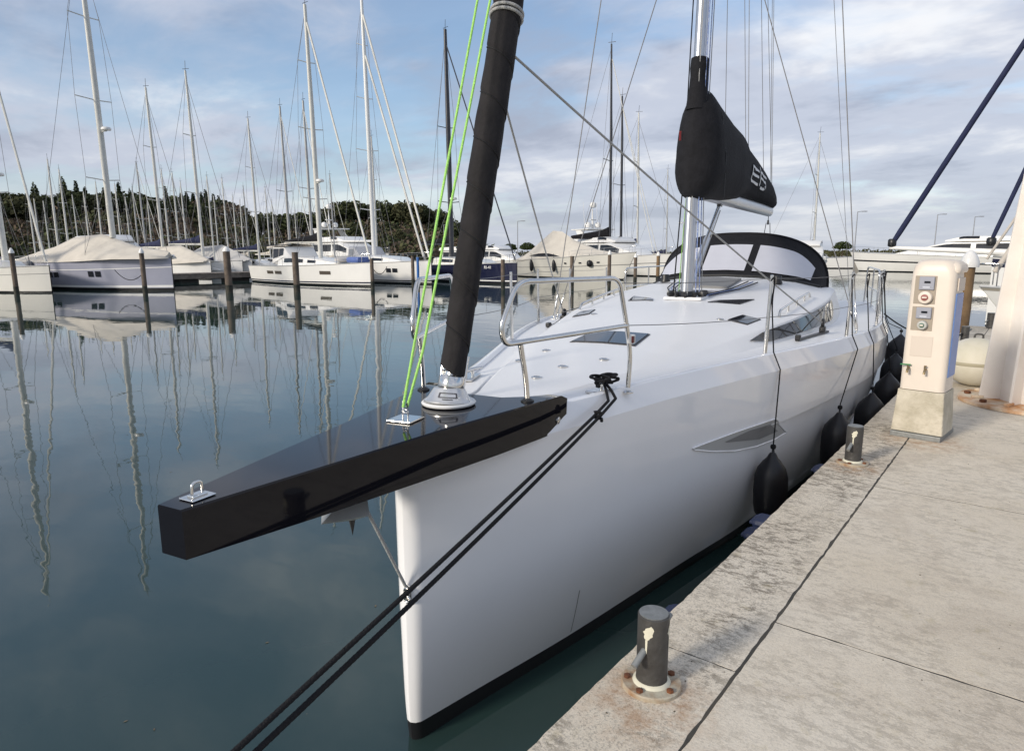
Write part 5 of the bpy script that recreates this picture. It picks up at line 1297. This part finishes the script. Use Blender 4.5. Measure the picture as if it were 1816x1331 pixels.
RL = ['white sailing boat with cream two-spreader mast and navy boom cover in the rows behind', 'white sailing boat with grey single-spreader mast in the rows behind', 'cream sailing boat with three-spreader mast in the rows behind']
ms_ = [(62, 335), (104, 282), (122, 300), (88, 356), (140, 345), (183, 322), (216, 326), (232, 348), (246, 332), (258, 288), (287, 155), (300, 300), (318, 306), (331, 322), (357, 125), (378, 312), (387, 347), (404, 316), (420, 347), (440, 330), (457, 210), (478, 332), (488, 356), (513, 188), (527, 372), (553, 178), (592, 310), (667, 242), (72, 352), (198, 352), (270, 350), (432, 356), (8, 300), (160, 340), (1078, 78), (1098, 170), (1127, 200), (1180, 300), (1440, 236)]
rb_ = random.Random(21); cnt = [0, 0, 0]
for i, (px, yt) in enumerate(ms_):
    if px < 1000:
        D = 72 if yt < 220 else (rb_.uniform(66, 84) if yt < 320 else rb_.uniform(86, 118)); k_ = rb_.choice((0, 0, 1, 2))
    else: D = {1078: 70, 1098: 74, 1127: 80, 1180: 84, 1440: 100}[px]; k_ = 1 if px < 1110 else 0
    p = at_dist(px, D); ztop = z_at(p, yt); k = ztop/15.6; k = max(.5, min(1.65, k))
    aft = Vector((-1, rb_.uniform(-.25, .25))); a = aft.normalized()
    o = PR[k_] if cnt[k_] == 0 else copy_tree(PR[k_]); cnt[k_] += 1
    o.scale = (min(k, 1.15), min(k, 1.15), k); ymk = (10.5*.42+.2)*min(k, 1.15)
    o.location = (p.x-a.x*ymk, p.y-a.y*ymk, 0); o.rotation_euler = (0, 0, math.atan2(-aft.x, aft.y)); tag(o, RL[k_], 'sailboat', 'sailing boats berthed in the rows behind')
    own = {287: 'sailing boat with tall mast rising just behind the bow of the lavender hull', 357: 'sailing boat with very tall mast standing behind the wooden pontoon', 457: 'sailing boat whose mast rises by the stern of the long white yacht', 513: 'sailing boat whose mast stands just aft of the mast of the long white yacht', 553: 'sailing boat whose mast nearly lines up with that of the long white yacht', 667: 'sailing boat whose mast hides behind the tall bright white mast', 258: 'sailing boat with mid-height mast above the beige winter cover', 592: 'sailing boat with short mast between the masts of the two white yachts', 1127: 'sailing boat with a white mast beside the two dark masts', 1180: 'sailing boat with a white mast close beside the silver mast of the near yacht', 1440: 'far sailing boat whose masthead stands clear above the sprayhood', 104: 'sailing boat with thin mast standing over the stern of the lavender hull'}
    if px in own: o['label'] = own[px]
    if px in (1078, 1098):
        o['label'] = {1078: 'sailing boat with the taller of two dark masts behind the cream cruiser', 1098: 'sailing boat with the shorter of two dark masts behind the cream cruiser'}[px]; del o['group']
        for ch in list(o.children):
            if ch.type == 'MESH' and (ch.name.startswith('mast') or ch.name.startswith('boom')):
                me = ch.data.copy(); me.materials.clear(); me.materials.append(DKM if ch.name.startswith('mast') else CLOTH); ch.data = me

# --- wooden pontoon with its berths, and the piles
A_, B_ = Vector((-56, 8, 0)), Vector((-53, 46, 0)); dP = (B_-A_).normalized(); pn = Vector((dP.y, -dP.x, 0))
PT = empty('pontoon', (0, 0, 0)); tag(PT, 'long grey timber pontoon behind the first row of boats', kind='structure')
n = 38
for k in range(n):
    c = A_.lerp(B_, (k+.5)/n); b = MB(); b.box((c.x, c.y, .66), (2.6, .93, .07), math.atan2(dP.y, dP.x)-math.pi/2); b.build('plank', PONT, PT)
for e in (-1.2, 1.2):
    b = MB(); b.box((*(A_.lerp(B_, .5)+pn*e).xy, .45), (.14, (B_-A_).length, .34), math.atan2(dP.y, dP.x)-math.pi/2); b.build('side_beam', PONT, PT)
for k in range(9):
    c = A_.lerp(B_, (k+.5)/9); b = MB(); b.box((c.x, c.y, .1), (2.0, 1.6, .5), math.atan2(dP.y, dP.x)-math.pi/2); b.build('float', DARKW, PT, bevel=.1)
def pile(p, h, r, label, m_=TIMBER, cap=True, lean=(0, 0), capm=None):
    o = empty('mooring_pile', (p.x, p.y, 0), 0, label, 'pile', 'mooring piles in front of the berthed boats')
    n_ = 9; r = r*.78; b = MB(); b.tube([(lean[0]*k/n_*h, lean[1]*k/n_*h, -1.5+(h+1.5)*k/n_) for k in range(n_+1)], [r*(1.04-.08*k/n_+.02*math.sin(k*2.1)) for k in range(n_+1)], 14); b.build('shaft', m_, o, 50)
    b = MB(); b.lathe([(r*1.03, 0), (r*1.04, .25), (r*1.03, .5)], (0, 0, -.05), 14); b.f = b.f[:-2]; b.build('weed_band', mat('dark_weed', (.018, .022, .014), .7, var=.4), o, 50)
    if cap:
        b = MB(); b.lathe([(r*1.08, -.06), (r*1.08, .02), (r*.6, .16), (.03, .24)], (lean[0]*h, lean[1]*h, h), 14); b.build('cap', capm or WHITE, o, 45)
    return o
for px, yw_, yt, r_, lab, cp in ((30, 522, 447, .17, 'slim dark pile with pale cap in front of the cream bow', 1), (258, 521, 447, .17, 'slim brown pile with white cap before the lavender hull', 1), (407, 519, 444, .26, 'thick weathered pile standing off the pontoon', 1), (527, 518, 447, .24, 'grey pile in front of the long white yacht', 0), (661, 511, 458, .16, 'dark pile at the bow of the long white yacht', 0), (733, 507, 454, .15, 'dark pile next to the blue stake', 0), (892, 512, 460, .17, 'pile before the navy bow', 0), (1014, 510, 454, .17, 'pile in front of the cream cruiser amidships', 0), (1080, 506, 450, .16, 'white-capped pile before the bow of the cream cruiser', 1), (1126, 503, 455, .16, 'white-capped pile just off the tip of the cream cruiser', 1), (1166, 500, 452, .18, 'brown white-capped pile before the big motor yacht', 1)):
    p = atz(px, yw_, 0); pile(p, z_at(p, yt), r_, lab, TIMBER if px != 1166 else TIMBER2, bool(cp))
p = atz(742, 507, 0); o = pile(p, z_at(p, 456), .12, 'bright blue stake beside a dark pile', mat('blue_stake', (.03, .14, .42), .5), False)
p = at_dist(1722, 16.6); KPP = pile(p, z_at(p, 470), .15, 'stout brown pile with white conical cap by the quay end', TIMBER2, False)
b = MB(); b.lathe([(.17, -.04), (.175, .05), (.12, .20), (.04, .29), (.01, .30)], (0, 0, z_at(p, 470)), 20); b.build('cap', WHITE, KPP, 45)
# mooring lines from the row of bows to the piles
for (x0, y0, z0_), (x1, y1, z1_), lab in (((250, 486, 1.2), (258, 521, 1.2), 'thin dark line from the slim brown pile to the lavender hull'), ((735, 480, 1.2), (661, 511, 1.4), 'thin dark line from the white yacht to a dark pile')):
    p = atz(x1, y1, 0); q = at_dist(x0-50, math.hypot(p.x, p.y)+4); rope('mooring_line', sag((q.x, q.y, 1.3), (p.x, p.y, z1_), .5), .022, ROPEB, lab)
# --- white hull KP- beyond the quay end
p = atz(1738, 508, 1.36); bow, aft = Vector((p.x, p.y)), Vector((1, .32)); L_ = 11
r = boat_root('moored_ketch', bow, aft, 'white boat with dark KP- letters on its bow beyond the quay end', 'boat')
s, zt, sd = hull_parts(r, L_, 3.4, 1.36, 1.25, WHITE, [(.93, .985, mat('dull_rubbing_strake', (.33, .30, .25), .7))], .70, .05, bootm=BOOT, rake=1.1)
rails(r, s, zt, L_, .03, .5, 6, .62)
text_part('hull_lettering', 'KP-', .30, mat('dark_blue_print', (.02, .04, .14), .5), r, letter_frame(sd, .085, 1.08, 1))
house(r, 'deckhouse', [(3.2, .8, 1.5, 1.55), (3.9, 1.1, 1.4, 2.2), (7.5, 1.2, 1.35, 2.3), (8, 1.1, 1.3, 2.2)], WHITE, [(4.1, 5.4, .4, .8), (5.6, 7.2, .4, .8)])
b = MB(); b.tube([(0, .3, 1.75), (0, 4.0, 9.5)], .07, 10); b.build('furled_jib', mat('pale_furled_sail', (.55, .50, .44), .8, var=.2), r, 60)
b = MB(); b.tube([(.3, .0, 2.1), (.3, 3.2, 8.5)], .035, 8); b.build('jib_stay', mat('pale_furled_sail', (.55, .50, .44), .8), r, 60)
b = MB(); b.tube([(0, 4.6, 1.7), (0, 4.7, 12.5)], [.11, .07], 10); b.build('mast', ALUW, r, 60)
b = MB(); b.box((.25, 1.6, 2.0), (.22, .5, .75)); b.build('black_box', PLBLK, r, bevel=.05)
# --- classic boat with a bowsprit and blue covered stays, moored farther on
p = at_dist(1572, 26); bow = Vector((p.x, p.y)); q = at_dist(1830, 25.0); aft = Vector((q.x-p.x, q.y-p.y)); aft.normalize(); L_ = 12
hb = bow+aft*3.0
r = boat_root('classic_sailboat', hb, aft, 'classic white boat with long white bowsprit and two navy covered stays', 'sailboat')
s, zt, sd = hull_parts(r, L_, 3.6, 2.15, 1.7, WHITE, [(.86, .97, NAVY)], .8)
b = MB(); b.tube([(0, .6, 2.25), (0, -2.9, 2.42)], [.11, .06], 10); b.build('bowsprit', WHITE, r, 50)
b = MB(); b.rows([[(.5*x, y, 2.2+z) for x, z in ((-1, 0), (-.6, .3), (0, .4), (.6, .3), (1, 0))] for y in (.6, 1.0, 3.0)]); b.build('canvas_dodger', NAVYC, r, 60)
top = Vector((0, 5.2, 14.0))
for y0, px, py in ((-2.9, 1816, 78), (-.15, 1816, 262)):
    d0 = Vector((0, y0, 2.45)); lo = None
    for k in range(0, 300):                                  # the stay rises in the boat's own centre plane; take the slope whose line crosses the frame edge there
        sl_ = .3+k*.01; pts = [d0+Vector((0, t*.05, t*.05*sl_)) for t in range(2, 160)]
        e = min(math.dist(proj(r.matrix_basis @ q_), (px, py)) for q_ in pts)
        if lo is None or e < lo[0]: lo = (e, sl_)
    d1 = d0+Vector((0, 1, lo[1])).normalized()*11
    b = MB(); b.tube([d0, d0.lerp(d1, .02), d0.lerp(d1, .05), d1], [.03, .075, .085, .075] if y0 < -1 else [.02, .055, .062, .055], 10); b.build('covered_stay', NAVYC, r, 60)
    b = MB(); b.lathe([(.09, -.12), (.13, -.08), (.13, .10), (.09, .14)], d0+Vector((0, .05, .12)), 12); b.build('furler', PLBLK, r, 50)
b = MB(); b.tube([(0, 5.2, 2.0), (0, 5.3, 15)], [.13, .09], 10); b.build('mast', ALUW, r, 60)

# --- a few leaves and specks afloat
b = MB(); rf = random.Random(5)
for _ in range(16):
    x, y = rf.uniform(100, 700), rf.uniform(620, 1320); p = atz(x, y, 0)
    if p.x > -1.0 or p.length > 14: continue
    r_ = rf.uniform(.003, .011); a = rf.uniform(0, 6.28)
    b.add([(p.x+r_*math.cos(a+k*1.571)*(1.6 if k % 2 else .6), p.y+r_*math.sin(a+k*1.571)*(1.6 if k % 2 else .6), .003) for k in range(4)], [(0, 1, 2, 3)])
tag(b.build('floating_debris', mat('pale_leaf_litter', (.16, .13, .08), .8, var=.4, vscale=9)), 'tiny leaves and specks floating on the water', kind='stuff')
